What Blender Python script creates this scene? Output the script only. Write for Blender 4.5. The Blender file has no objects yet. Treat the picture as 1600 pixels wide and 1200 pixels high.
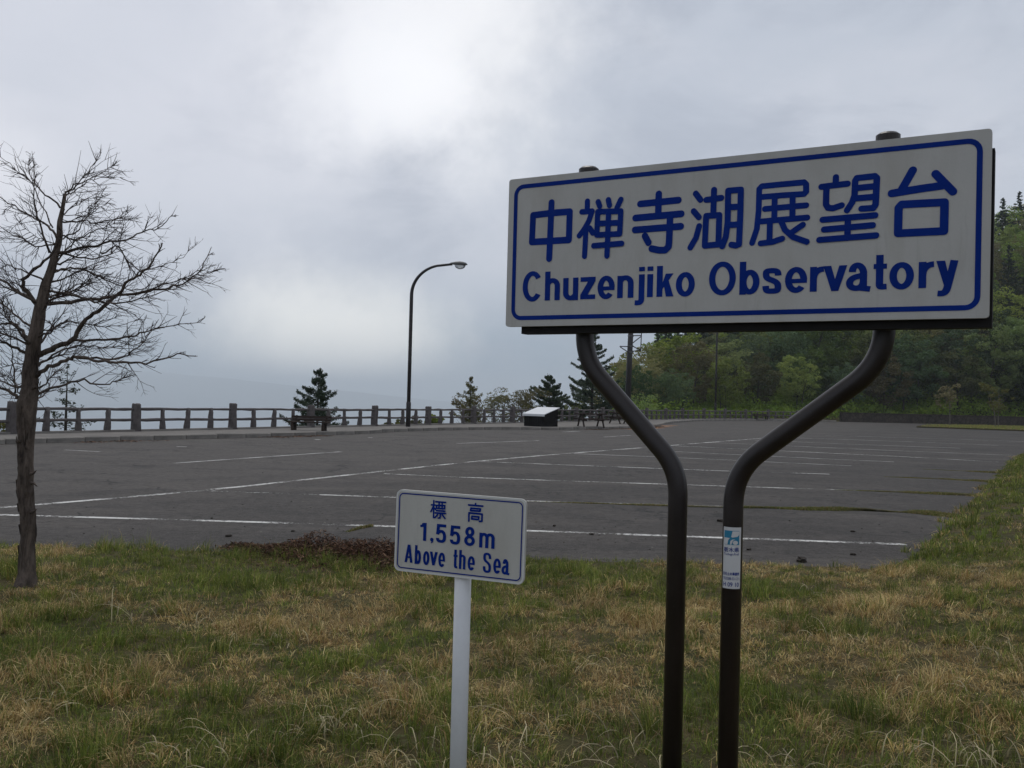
import bpy, bmesh, math, random
import numpy as np
from mathutils import Vector, Matrix

# ------------------------------------------------------------------ camera, sky, sun, exposure
SC = bpy.context.scene
COL = SC.collection
F = 1467.0                      # focal length in photo pixels (1600 x 1200)
EYE = np.array([0.0, 0.0, 1.6])
_p = math.atan(23.0 / F); _r = math.radians(1.45)
_f = np.array([0, math.cos(_p), math.sin(_p)]); _u = np.array([0, -math.sin(_p), math.cos(_p)]); _x = np.array([1.0, 0, 0])
CR = _x * math.cos(_r) + _u * math.sin(_r)
CU = _u * math.cos(_r) - _x * math.sin(_r)
cd = bpy.data.cameras.new('camera'); cam = bpy.data.objects.new('camera', cd); COL.objects.link(cam)
m = Matrix.Identity(4)
for i in range(3):
    m[i][0] = CR[i]; m[i][1] = CU[i]; m[i][2] = -_f[i]; m[i][3] = EYE[i]
cam.matrix_world = m
cd.sensor_fit = 'HORIZONTAL'; cd.sensor_width = 36.0; cd.lens = 36.0 * F / 1600.0
cd.clip_start = 0.05; cd.clip_end = 60000.0
SC.camera = cam

SUN_EL, SUN_AZ = 62.0, -12.0    # degrees; azimuth from +Y towards +X
def ray(px, py):
    return _f + CR * ((px - 800) / F) + CU * ((600 - py) / F)
def unit(v):
    v = np.asarray(v, float); return v / np.linalg.norm(v)

world = bpy.data.worlds.new('World'); SC.world = world; world.use_nodes = True
nt = world.node_tree; nt.nodes.clear()
def wn(t, **k):
    n = nt.nodes.new(t)
    for a, b in k.items(): setattr(n, a, b)
    return n
def wl(a, b): nt.links.new(a, b)
def wmath(op, a, b=None, clamp=False):
    n = wn('ShaderNodeMath', operation=op, use_clamp=clamp)
    for i, v in enumerate((a, b)):
        if v is None: continue
        if isinstance(v, (int, float)): n.inputs[i].default_value = v
        else: wl(v, n.inputs[i])
    return n.outputs[0]
def wmix(fac, a, b, blend='MIX'):
    n = wn('ShaderNodeMix', data_type='RGBA', blend_type=blend)
    for s, v in ((0, fac), (6, a), (7, b)):
        if isinstance(v, (int, float)): n.inputs[s].default_value = v
        elif isinstance(v, tuple): n.inputs[s].default_value = (*v, 1)
        else: wl(v, n.inputs[s])
    return n.outputs[2]
STR = 0.1
sky = wn('ShaderNodeTexSky', sky_type='NISHITA', sun_disc=False)
sky.sun_elevation = math.radians(SUN_EL); sky.sun_rotation = math.radians(SUN_AZ)
sky.altitude = 1558; sky.dust_density = 4.0
tc = wn('ShaderNodeTexCoord'); D = tc.outputs['Generated']
sep = wn('ShaderNodeSeparateXYZ'); wl(D, sep.inputs[0])
elev = sep.outputs[2]
def noise(scale, detail, dist=0.0, stretch=(1, 1, 2.2), rough=0.5):
    mp = wn('ShaderNodeMapping'); mp.inputs['Scale'].default_value = stretch; wl(D, mp.inputs[0])
    n = wn('ShaderNodeTexNoise'); n.inputs['Scale'].default_value = scale; n.inputs['Detail'].default_value = detail
    n.inputs['Distortion'].default_value = dist; n.inputs['Roughness'].default_value = rough
    wl(mp.outputs[0], n.inputs['Vector']); return n.outputs[0]
def remap(v, a, b, c, d, smooth=True):
    n = wn('ShaderNodeMapRange'); n.interpolation_type = 'SMOOTHSTEP' if smooth else 'LINEAR'
    for i, q in enumerate((a, b, c, d)): n.inputs[i + 1].default_value = q
    wl(v, n.inputs[0]); return n.outputs[0]
wob = wn('ShaderNodeTexNoise'); wob.inputs['Scale'].default_value = 4.5; wob.inputs['Detail'].default_value = 9; wob.inputs['Roughness'].default_value = 0.62
wl(D, wob.inputs['Vector'])
def cloud_break(px, py, width, wobble=0.35, squash=1.0):
    """a thinner place in the cloud layer around a direction, its edge broken up by noise"""
    d = unit(ray(px, py))
    sv = wn('ShaderNodeVectorMath', operation='SUBTRACT'); wl(D, sv.inputs[0]); sv.inputs[1].default_value = tuple(d)
    mu = wn('ShaderNodeVectorMath', operation='MULTIPLY'); wl(sv.outputs[0], mu.inputs[0]); mu.inputs[1].default_value = (1, 1, squash)
    ln = wn('ShaderNodeVectorMath', operation='LENGTH'); wl(mu.outputs[0], ln.inputs[0])
    w = wmath('MULTIPLY', wmath('SUBTRACT', wob.outputs[0], 0.5), wobble * 2)
    return remap(wmath('ADD', ln.outputs['Value'], wmath('MULTIPLY', w, width)), 0.0, width, 1.0, 0.0)
k = 1 / STR
def C(r, g, b): return (r * k, g * k, b * k)
base = wmix(remap(elev, 0.0, 0.16, 0, 1), C(0.25, 0.34, 0.44), C(0.56, 0.605, 0.69))
n1 = noise(1.9, 8, 0.4, rough=0.58); n2 = noise(5.5, 9, 0.5, rough=0.6)
base = wmix(remap(n1, 0.42, 0.66, 0.0, 0.6), base, C(0.72, 0.74, 0.81))
base = wmix(remap(n2, 0.42, 0.68, 0.0, 0.65), base, C(0.44, 0.48, 0.565))
base = wmix(wmath('MULTIPLY', cloud_break(690, 30, 0.25, 0.8, 1.1), 0.9), base, C(1.10, 1.10, 1.11))
base = wmix(wmath('MULTIPLY', cloud_break(600, 140, 0.13, 0.9, 1.3), 0.85), base, C(1.25, 1.25, 1.26))
base = wmix(wmath('MULTIPLY', cloud_break(220, 110, 0.44, 0.4), 0.6), base, C(0.82, 0.83, 0.90))
base = wmix(wmath('MULTIPLY', cloud_break(0, 268, 0.09, 0.45), 0.7), base, C(0.95, 0.95, 1.0))
base = wmix(wmath('MULTIPLY', cloud_break(540, 535, 0.17, 0.7, 1.7), 0.95), base, C(1.15, 1.14, 1.10))
full = wmix(0.94, sky.outputs[0], base)
bg = wn('ShaderNodeBackground'); bg.inputs['Strength'].default_value = STR
wl(full, bg.inputs[0]); ow = wn('ShaderNodeOutputWorld'); wl(bg.outputs[0], ow.inputs[0])

sd = bpy.data.lights.new('sun', 'SUN'); sd.energy = 1.15; sd.angle = math.radians(25); sd.color = (1.0, 0.96, 0.9)
sun = bpy.data.objects.new('sun', sd); COL.objects.link(sun)
_e, _a = math.radians(SUN_EL), math.radians(SUN_AZ)
SUNDIR = Vector((math.cos(_e) * math.sin(_a), math.cos(_e) * math.cos(_a), math.sin(_e)))
sun.rotation_euler = SUNDIR.to_track_quat('Z', 'Y').to_euler(); sun.location = SUNDIR * 200

vs = SC.view_settings; vs.view_transform = 'Standard'; vs.look = 'None'; vs.exposure = 0.0; vs.gamma = 1.0; vs.use_curve_mapping = False
SC.cycles.volume_bounces = 1; SC.cycles.max_bounces = 8; SC.cycles.transparent_max_bounces = 12

# ------------------------------------------------------------------ helpers
rng = np.random.default_rng(7); random.seed(7)
def on_z(px, py, z=0.0):
    d = ray(px, py); t = (z - EYE[2]) / d[2]; return EYE + t * d
def on_y(px, py, y):
    d = ray(px, py); return EYE + d * (y / d[1])
def lerp(a, b, t): return a + (b - a) * t
def sstep(a, b, x):
    t = np.clip((np.asarray(x, float) - a) / (b - a), 0, 1); return t * t * (3 - 2 * t)
def vnoise(x, y, scale, seed):
    """smooth value noise in 0..1"""
    x = np.asarray(x, float) / scale; y = np.asarray(y, float) / scale
    xi = np.floor(x).astype(np.int64); yi = np.floor(y).astype(np.int64); fx = x - xi; fy = y - yi
    fx = fx * fx * (3 - 2 * fx); fy = fy * fy * (3 - 2 * fy)
    def h(a, b):
        v = (a * 374761393 + b * 668265263 + seed * 1442695041) & 0xffffffff
        v = ((v ^ (v >> 13)) * 1274126177) & 0xffffffff
        return ((v ^ (v >> 16)) & 0xffff) / 65535.0
    return (h(xi, yi) * (1 - fx) + h(xi + 1, yi) * fx) * (1 - fy) + (h(xi, yi + 1) * (1 - fx) + h(xi + 1, yi + 1) * fx) * fy
def fnoise(x, y, scale, seed, octv=3):
    s = 0; a = 1; t = 0
    for i in range(octv):
        s = s + a * vnoise(x, y, scale / 2 ** i, seed + i * 17); t += a; a *= 0.5
    return s / t

def tag(o, label=None, cat=None, group=None, kind=None):
    if label: o['label'] = label
    if cat: o['category'] = cat
    if group: o['group'] = group
    if kind: o['kind'] = kind
    return o
def thing(name, loc, label, cat, group=None, rz=0.0):
    o = bpy.data.objects.new(name, None); COL.objects.link(o); o.location = tuple(loc); o.rotation_euler = (0, 0, rz)
    o.empty_display_size = 0.2
    return tag(o, label, cat, group)
def link(name, mesh, parent=None, loc=None, rot=None, scale=None):
    o = bpy.data.objects.new(name, mesh); COL.objects.link(o)
    if parent: o.parent = parent
    if loc is not None: o.location = tuple(loc)
    if rot is not None: o.rotation_euler = rot
    if scale is not None: o.scale = scale
    return o
def copy_tree(o, parent=None):
    c = o.copy(); COL.objects.link(c); c.parent = parent
    for ch in list(o.children): copy_tree(ch, c)
    return c

class MB:
    def __init__(s): s.v = []; s.f = []; s.mi = []
    def add(s, vs_, fs, mi=0):
        b = len(s.v); s.v.extend([tuple(map(float, q)) for q in vs_]); s.f.extend([tuple(b + i for i in q) for q in fs]); s.mi.extend([mi] * len(fs)); return s
    def box(s, c, size, rz=0.0, mi=0, taper=1.0, rx=0.0, ry=0.0):
        hx, hy, hz = [q / 2 for q in size]; pts = []
        R = Matrix.Rotation(rz, 3, 'Z') @ Matrix.Rotation(ry, 3, 'Y') @ Matrix.Rotation(rx, 3, 'X')
        for z in (-1, 1):
            t = taper if z > 0 else 1.0
            for x, y in ((-1, -1), (1, -1), (1, 1), (-1, 1)):
                p = R @ Vector((x * hx * t, y * hy * t, z * hz)); pts.append((p.x + c[0], p.y + c[1], p.z + c[2]))
        return s.add(pts, [(3, 2, 1, 0), (4, 5, 6, 7), (0, 1, 5, 4), (1, 2, 6, 5), (2, 3, 7, 6), (3, 0, 4, 7)], mi)
    def tube(s, pts, rad, n=8, caps=True, mi=0, jitter=0.0, rnd=None):
        P = [Vector(tuple(map(float, p))) for p in pts]
        if isinstance(rad, (int, float)): rad = [rad] * len(P)
        vs_ = []; T = []
        for i in range(len(P)):
            t = (P[min(i + 1, len(P) - 1)] - P[max(i - 1, 0)])
            T.append(t.normalized() if t.length > 1e-9 else Vector((0, 0, 1)))
        a = Vector((0, 0, 1)) if abs(T[0].z) < 0.9 else Vector((1, 0, 0))
        nrm = T[0].cross(a).normalized()
        for i in range(len(P)):
            nrm = (nrm - T[i] * nrm.dot(T[i])).normalized(); bi = T[i].cross(nrm)
            for j in range(n):
                an = 2 * math.pi * j / n; r = rad[i]
                if jitter: r *= 1 + (rnd or random).uniform(-jitter, jitter)
                vs_.append(P[i] + nrm * (r * math.cos(an)) + bi * (r * math.sin(an)))
        fs = []
        for i in range(len(P) - 1):
            for j in range(n):
                fs.append((i * n + j, i * n + (j + 1) % n, (i + 1) * n + (j + 1) % n, (i + 1) * n + j))
        if caps:
            fs.append(tuple(range(n - 1, -1, -1))); fs.append(tuple((len(P) - 1) * n + j for j in range(n)))
        return s.add(vs_, fs, mi)
    def mesh(s, name, mats, smooth=False, off=(0, 0, 0)):
        me = bpy.data.meshes.new(name)
        v = [(a - off[0], b - off[1], c - off[2]) for a, b, c in s.v]
        me.from_pydata(v, [], s.f)
        if not isinstance(mats, (list, tuple)): mats = [mats]
        for q in mats: me.materials.append(q)
        if any(s.mi): me.polygons.foreach_set('material_index', s.mi)
        if smooth: me.polygons.foreach_set('use_smooth', [True] * len(s.f))
        me.update(); return me
    def build(s, name, mats, parent=None, smooth=False, local=False, bevel=0.0, angle=None):
        off = (0, 0, 0)
        if parent is not None and not local:
            q = parent; off = Vector((0, 0, 0))
            while q is not None: off = off + q.location; q = q.parent
        me = s.mesh(name, mats, smooth, off)
        o = link(name, me, parent)
        if bevel: 
            bm = bmesh.new(); bm.from_mesh(me)
            bmesh.ops.bevel(bm, geom=list(bm.edges), offset=bevel, segments=2, affect='EDGES', profile=0.6, clamp_overlap=True)
            bm.to_mesh(me); bm.free()
        return o

def np_mesh(name, V, Fq, mat, colors=None, smooth=False):
    """V (n,3), Fq (m,k) with k 3 or 4 -> mesh"""
    me = bpy.data.meshes.new(name); n, mm, kk = len(V), len(Fq), Fq.shape[1]
    me.vertices.add(n); me.vertices.foreach_set('co', V.astype(np.float32).ravel())
    me.loops.add(mm * kk); me.loops.foreach_set('vertex_index', Fq.astype(np.int32).ravel())
    me.polygons.add(mm); me.polygons.foreach_set('loop_start', np.arange(0, mm * kk, kk, dtype=np.int32))
    if smooth: me.polygons.foreach_set('use_smooth', np.ones(mm, bool))
    if colors is not None:
        a = me.attributes.new('Col', 'FLOAT_COLOR', 'POINT')
        a.data.foreach_set('color', np.c_[colors, np.ones(n)].astype(np.float32).ravel())
    me.materials.append(mat); me.update(calc_edges=True); return me

# ------------------------------------------------------------------ materials
MATS = {}
class N:
    """small shader-graph helper"""
    def __init__(s, name):
        s.m = bpy.data.materials.new(name); s.m.use_nodes = True; s.t = s.m.node_tree; s.t.nodes.clear()
        s.out = s.t.nodes.new('ShaderNodeOutputMaterial'); s.b = s.t.nodes.new('ShaderNodeBsdfPrincipled'); s.l(s.b.outputs[0], s.out.inputs[0])
        s.tc = s.t.nodes.new('ShaderNodeTexCoord')
    def l(s, a, b): s.t.links.new(a, b)
    def n(s, t, **kw):
        q = s.t.nodes.new(t)
        for a, b in kw.items(): setattr(q, a, b)
        return q
    def put(s, sock, v):
        if isinstance(v, (int, float)): sock.default_value = v
        elif isinstance(v, tuple): sock.default_value = (*v, 1) if len(v) == 3 and sock.type == 'RGBA' else v
        else: s.l(v, sock)
    def noise(s, scale, detail=4, rough=0.6, dist=0.0, stretch=None, co='Object'):
        v = s.tc.outputs[co]
        if stretch:
            mp = s.n('ShaderNodeMapping'); mp.inputs['Scale'].default_value = stretch; s.l(v, mp.inputs[0]); v = mp.outputs[0]
        q = s.n('ShaderNodeTexNoise'); s.l(v, q.inputs['Vector']); q.inputs['Scale'].default_value = scale
        q.inputs['Detail'].default_value = detail; q.inputs['Roughness'].default_value = rough; q.inputs['Distortion'].default_value = dist
        return q.outputs[0]
    def remap(s, v, a, b, c=0.0, d=1.0):
        q = s.n('ShaderNodeMapRange'); s.l(v, q.inputs[0])
        for i, x in enumerate((a, b, c, d)): q.inputs[i + 1].default_value = x
        return q.outputs[0]
    def mix(s, f, a, b, blend='MIX'):
        q = s.n('ShaderNodeMix', data_type='RGBA', blend_type=blend)
        s.put(q.inputs[0], f); s.put(q.inputs[6], a); s.put(q.inputs[7], b); return q.outputs[2]
    def math(s, op, a, b=0.0):
        q = s.n('ShaderNodeMath', operation=op); s.put(q.inputs[0], a); s.put(q.inputs[1], b); return q.outputs[0]
    def bump(s, h, strength=0.3, dist=0.01):
        q = s.n('ShaderNodeBump'); q.inputs['Strength'].default_value = strength; q.inputs['Distance'].default_value = dist
        s.l(h, q.inputs['Height']); s.l(q.outputs[0], s.b.inputs['Normal'])
    def fin(s, col=None, rough=0.6, spec=0.5, metal=0.0):
        if col is not None: s.put(s.b.inputs['Base Color'], col)
        s.put(s.b.inputs['Roughness'], rough); s.put(s.b.inputs['Specular IOR Level'], spec); s.put(s.b.inputs['Metallic'], metal)
        return s.m

def mat_simple(name, col, rough=0.6, var=0.15, scale=6.0, bump=0.0, bscale=60.0, spec=0.4, co='Object'):
    s = N(name); n1 = s.noise(scale, 5, co=co); n2 = s.noise(scale * 9, 3, co=co)
    c = s.mix(s.remap(n1, 0.3, 0.7), tuple(x * (1 - var) for x in col), tuple(min(1, x * (1 + var)) for x in col))
    c = s.mix(s.remap(n2, 0.45, 0.75, 0, 0.35), c, tuple(x * (1 - 1.6 * var) for x in col))
    if bump: s.bump(s.noise(bscale, 4, co=co), bump, 0.01)
    return s.fin(c, s.remap(n1, 0.2, 0.8, rough - 0.08, rough + 0.08), spec)

def m_asphalt():
    s = N('asphalt')
    agg = s.noise(150, 3, 0.7); mid = s.noise(9, 5, 0.65); big = s.noise(0.22, 6, 0.6); patch = s.noise(0.9, 6, 0.62, 0.5); streak = s.noise(0.5, 6, 0.65, 0.6, stretch=(0.3, 1.7, 1))
    # the worn driving lane is paler than the bays beyond the long line
    sp = s.n('ShaderNodeSeparateXYZ'); s.l(s.tc.outputs['Object'], sp.inputs[0])
    side = s.math('SUBTRACT', s.math('MULTIPLY', s.math('ADD', sp.outputs[0], 6.7), 0.875), s.math('MULTIPLY', s.math('SUBTRACT', sp.outputs[1], 12.4), 0.485))
    lane = s.remap(s.math('ADD', side, s.math('MULTIPLY', s.math('SUBTRACT', patch, 0.5), 5.0)), -2.0, 3.0, 1.0, 0.0)
    c = s.mix(s.remap(big, 0.35, 0.65), (0.022, 0.0185, 0.0165), (0.046, 0.0395, 0.0345))
    c = s.mix(s.math('MULTIPLY', lane, 0.75), c, (0.066, 0.0575, 0.0515))
    c = s.mix(s.remap(streak, 0.48, 0.66, 0, 0.7), c, (0.078, 0.067, 0.058))
    c = s.mix(s.remap(patch, 0.50, 0.68, 0, 0.75), c, (0.017, 0.0148, 0.0135))
    c = s.mix(s.remap(mid, 0.45, 0.72, 0, 0.6), c, (0.016, 0.014, 0.0125))
    c = s.mix(s.remap(s.noise(2.6, 5, 0.65), 0.54, 0.70, 0, 0.55), c, (0.074, 0.064, 0.056))
    vor = s.n('ShaderNodeTexVoronoi'); vor.inputs['Scale'].default_value = 70; s.l(s.tc.outputs['Object'], vor.inputs['Vector'])
    c = s.mix(s.remap(vor.outputs['Color'], 0.6, 0.95, 0, 0.6), c, (0.105, 0.096, 0.088))
    wv = s.n('ShaderNodeTexVoronoi', feature='DISTANCE_TO_EDGE'); wv.inputs['Scale'].default_value = 0.3
    nn = s.n('ShaderNodeTexNoise'); nn.inputs['Scale'].default_value = 1.6; nn.inputs['Detail'].default_value = 6; s.l(s.tc.outputs['Object'], nn.inputs['Vector'])
    va = s.n('ShaderNodeVectorMath', operation='ADD'); s.l(s.tc.outputs['Object'], va.inputs[0])
    vm = s.n('ShaderNodeVectorMath', operation='SCALE'); vm.inputs['Scale'].default_value = 1.3; s.l(nn.outputs['Color'], vm.inputs[0]); s.l(vm.outputs[0], va.inputs[1])
    s.l(va.outputs[0], wv.inputs['Vector'])
    crack = s.math('MULTIPLY', s.remap(wv.outputs['Distance'], 0.003, 0.010, 1, 0), s.remap(s.noise(0.4, 2), 0.46, 0.54))
    c = s.mix(s.math('MULTIPLY', crack, 0.85), c, (0.009, 0.008, 0.0075))
    s.bump(s.math('ADD', agg, s.math('MULTIPLY', crack, -1.5)), 0.6, 0.006)
    return s.fin(c, s.remap(mid, 0.3, 0.8, 0.74, 0.92), 0.27)
def m_paint(name, col, wear0=0.49, wear1=0.55):
    s = N(name)
    w = s.noise(17, 7, 0.9, stretch=(1, 1, 1)); w2 = s.noise(1.1, 4, 0.6)
    mask = s.remap(s.math('ADD', w, s.math('MULTIPLY', s.math('SUBTRACT', w2, 0.47), 0.6)), wear0, wear1)
    tr = s.n('ShaderNodeBsdfTransparent'); mx = s.n('ShaderNodeMixShader'); s.l(mask, mx.inputs[0]); s.l(tr.outputs[0], mx.inputs[1]); s.l(s.b.outputs[0], mx.inputs[2])
    s.l(mx.outputs[0], s.out.inputs[0])
    return s.fin(s.mix(s.remap(s.noise(60, 3), 0.4, 0.75, 0, 0.5), col, tuple(x * 0.6 for x in col)), 0.75, 0.3)
def m_ground():
    s = N('ground_soil')
    n1 = s.noise(1.3, 5, 0.6); n2 = s.noise(14, 5, 0.65); n3 = s.noise(90, 3, 0.7)
    c = s.mix(s.remap(n1, 0.38, 0.62), (0.040, 0.044, 0.015), (0.080, 0.062, 0.030))
    c = s.mix(s.remap(n2, 0.45, 0.7, 0, 0.6), c, (0.030, 0.024, 0.014))
    c = s.mix(s.remap(n3, 0.5, 0.8, 0, 0.5), c, (0.14, 0.11, 0.06))
    s.bump(n2, 0.8, 0.03)
    return s.fin(c, 0.95, 0.1)
def m_attr(name, rough=0.7, spec=0.25, trans=0.0):
    s = N(name); a = s.n('ShaderNodeAttribute'); a.attribute_name = 'Col'; s.l(a.outputs['Color'], s.b.inputs['Base Color'])
    s.fin(None, rough, spec)
    if trans:
        t = s.n('ShaderNodeBsdfTranslucent'); s.l(a.outputs['Color'], t.inputs[0]); mx = s.n('ShaderNodeMixShader'); mx.inputs[0].default_value = trans
        s.l(s.b.outputs[0], mx.inputs[1]); s.l(t.outputs[0], mx.inputs[2]); s.l(mx.outputs[0], s.out.inputs[0])
    return s.m
def m_leaf(name, ca, cb, trans=0.4, hue=0.022, val=0.55):
    """foliage: clump-scale colour drift plus one tint per tree"""
    s = N(name); n1 = s.noise(0.9, 3); n2 = s.noise(7, 2)
    c = s.mix(s.remap(n1, 0.35, 0.65), ca, cb)
    c = s.mix(s.remap(n2, 0.5, 0.75, 0, 0.45), c, tuple(x * 0.55 for x in ca))
    oi = s.n('ShaderNodeObjectInfo'); hs = s.n('ShaderNodeHueSaturation')
    s.l(s.remap(oi.outputs['Random'], 0, 1, 0.5 - hue, 0.5 + hue), hs.inputs['Hue'])
    r2 = s.math('FRACT', s.math('MULTIPLY', oi.outputs['Random'], 7.31)); s.l(s.remap(r2, 0, 1, 1 - val, 1 + val), hs.inputs['Value'])
    r3 = s.math('FRACT', s.math('MULTIPLY', oi.outputs['Random'], 13.7)); s.l(s.remap(r3, 0, 1, 0.75, 1.1), hs.inputs['Saturation'])
    s.l(c, hs.inputs['Color']); s.l(hs.outputs[0], s.b.inputs['Base Color']); s.fin(None, 0.6, 0.2)
    t = s.n('ShaderNodeBsdfTranslucent'); s.l(hs.outputs[0], t.inputs[0]); mx = s.n('ShaderNodeMixShader'); mx.inputs[0].default_value = trans
    s.l(s.b.outputs[0], mx.inputs[1]); s.l(t.outputs[0], mx.inputs[2]); s.l(mx.outputs[0], s.out.inputs[0])
    return s.m
def m_bark(name, a, b, scale=14, stretch=(1, 1, 0.18), bump=0.9):
    s = N(name); n1 = s.noise(scale, 6, 0.7, 0.6, stretch); n2 = s.noise(scale * 4, 4, 0.7, 0.0, (1, 1, 0.3))
    c = s.mix(s.remap(n1, 0.35, 0.65), a, b); c = s.mix(s.remap(n2, 0.5, 0.75, 0, 0.6), c, tuple(x * 0.4 for x in a))
    s.bump(s.math('ADD', n1, s.math('MULTIPLY', n2, 0.4)), bump, 0.02); return s.fin(c, 0.9, 0.15)
def m_sheet(name, col):
    """reflective sign sheeting, slightly grimy"""
    s = N(name); n1 = s.noise(3.0, 5, 0.6); n2 = s.noise(240, 2); n3 = s.noise(9, 4, 0.6, 0, (1, 1, 0.25))
    c = s.mix(s.remap(n1, 0.35, 0.7), tuple(x * 0.94 for x in col), col)
    c = s.mix(s.remap(n3, 0.45, 0.75, 0, 0.3), c, (0.30, 0.27, 0.22)); c = s.mix(s.remap(s.noise(26, 5, 0.7, 0.3, (1, 1, 0.12)), 0.58, 0.75, 0, 0.22), c, (0.22, 0.20, 0.17)); c = s.mix(s.remap(n2, 0.4, 0.8, 0, 0.12), c, (0.25, 0.25, 0.25))
    return s.fin(c, s.remap(n1, 0.3, 0.7, 0.5, 0.62), 0.2)
def m_blue(name):
    s = N(name); n1 = s.noise(40, 4, 0.7); n2 = s.noise(4, 3)
    c = s.mix(s.remap(n2, 0.3, 0.7), (0.0015, 0.019, 0.17), (0.0025, 0.027, 0.23)); c = s.mix(s.remap(n1, 0.74, 0.78, 0, 0.25), c, (0.3, 0.3, 0.34))
    return s.fin(c, 0.6, 0.08)
def m_brown_pipe():
    s = N('brown_painted_steel'); n1 = s.noise(8, 5); n2 = s.noise(120, 3, 0.7)
    c = s.mix(s.remap(n1, 0.35, 0.7), (0.013, 0.009, 0.0082), (0.021, 0.0148, 0.0135)); c = s.mix(s.remap(n2, 0.62, 0.75, 0, 0.5), c, (0.07, 0.06, 0.055))
    s.bump(n2, 0.06, 0.004); return s.fin(c, s.remap(n1, 0.2, 0.8, 0.32, 0.46), 0.42)

M = dict(
    asphalt=m_asphalt(), paint=m_paint('white_line_paint', (0.60, 0.59, 0.56)), paint_far=m_paint('faded_line_paint', (0.46, 0.45, 0.43), 0.34, 0.60),
    orange=m_paint('orange_line_paint', (0.42, 0.20, 0.08), 0.30, 0.55), ground=m_ground(),
    walk=mat_simple('pavement_asphalt', (0.145, 0.132, 0.118), 0.9, 0.25, 1.2, 0.4, 80),
    kerb=mat_simple('kerb_concrete', (0.20, 0.185, 0.165), 0.9, 0.35, 2.5, 0.5, 40),
    fence=mat_simple('weathered_log_fence', (0.105, 0.091, 0.088), 0.9, 0.35, 5.0, 0.6, 30),
    sheet=m_sheet('sign_sheeting', (0.49, 0.48, 0.455)), sheet_small=m_sheet('small_sign_sheeting', (0.52, 0.51, 0.47)), blue=m_blue('sign_blue'),
    rim=mat_simple('sign_edge_white', (0.62, 0.62, 0.60), 0.5, 0.05), pipe=m_brown_pipe(), frame=mat_simple('dark_sign_frame', (0.006, 0.005, 0.005), 0.8, 0.3, 20),
    white_post=mat_simple('white_post_paint', (0.66, 0.67, 0.68), 0.45, 0.05, 9), sticker=mat_simple('sticker_white', (0.58, 0.58, 0.58), 0.5, 0.04),
    teal=mat_simple('sticker_teal', (0.02, 0.20, 0.34), 0.5, 0.1), bark=m_bark('larch_bark', (0.032, 0.025, 0.022), (0.17, 0.135, 0.112)),
    twig=m_bark('larch_twig', (0.035, 0.027, 0.025), (0.085, 0.062, 0.055), 10, (1, 1, 1), 0.4),
    bark_far=m_bark('tree_bark', (0.030, 0.026, 0.022), (0.070, 0.060, 0.050), 5), bark_pale=m_bark('pale_bark', (0.10, 0.09, 0.075), (0.20, 0.18, 0.15), 6),
    fir=m_leaf('fir_needles', (0.030, 0.052, 0.024), (0.052, 0.082, 0.034), 0.25, 0.02, 0.25),
    leaf_a=m_leaf('broad_leaf_green', (0.125, 0.190, 0.032), (0.215, 0.270, 0.050)), leaf_b=m_leaf('broad_leaf_olive', (0.145, 0.145, 0.042), (0.215, 0.195, 0.060)),
    leaf_c=m_leaf('broad_leaf_dark', (0.055, 0.098, 0.028), (0.095, 0.150, 0.042)), leaf_y=m_leaf('young_yellow_leaf', (0.115, 0.105, 0.035), (0.16, 0.135, 0.06), 0.3, 0.02, 0.2),
    grass=m_attr('grass_blades', 0.65, 0.25, 0.25), litter=m_attr('dead_leaves', 0.9, 0.1), lamp=mat_simple('lamp_post_brown', (0.022, 0.018, 0.018), 0.45, 0.2, 5),
    lamp_head=mat_simple('lamp_head_grey', (0.10, 0.10, 0.10), 0.5, 0.1), wood=m_bark('bench_wood', (0.026, 0.018, 0.015), (0.052, 0.036, 0.029), 8, (0.3, 1, 1), 0.4),
    black=mat_simple('black_boards', (0.009, 0.008, 0.008), 0.9, 0.3, 5, spec=0.08), lid=mat_simple('pale_metal_lid', (0.62, 0.63, 0.64), 0.35, 0.06, 3),
    stone=None, dirt=mat_simple('dirt_clod', (0.028, 0.022, 0.017), 0.95, 0.4, 20), steel=mat_simple('galvanised_steel', (0.10, 0.10, 0.10), 0.5, 0.2),
)
def m_stone():
    s = N('stone_wall'); br = s.n('ShaderNodeTexVoronoi', feature='DISTANCE_TO_EDGE'); br.inputs['Scale'].default_value = 2.4; s.l(s.tc.outputs['Object'], br.inputs['Vector'])
    n1 = s.noise(1.5, 5); c = s.mix(s.remap(n1, 0.3, 0.7), (0.040, 0.033, 0.028), (0.085, 0.070, 0.058)); c = s.mix(s.remap(br.outputs['Distance'], 0.0, 0.08, 0.8, 0), c, (0.015, 0.013, 0.011))
    s.bump(br.outputs['Distance'], 0.6, 0.05); return s.fin(c, 0.95, 0.1)
M['stone'] = m_stone()
def m_lens():
    s = N('lamp_lens'); s.b.inputs['Transmission Weight'].default_value = 0.7; return s.fin((0.55, 0.57, 0.58), 0.2, 0.5)
M['lens'] = m_lens()
def m_water():
    s = N('lake_water'); s.bump(s.noise(0.05, 4), 0.2, 0.5); return s.fin(s.mix(s.noise(0.001, 3), (0.02, 0.04, 0.06), (0.03, 0.055, 0.075)), 0.15, 0.5)
M['water'] = m_water()

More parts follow.
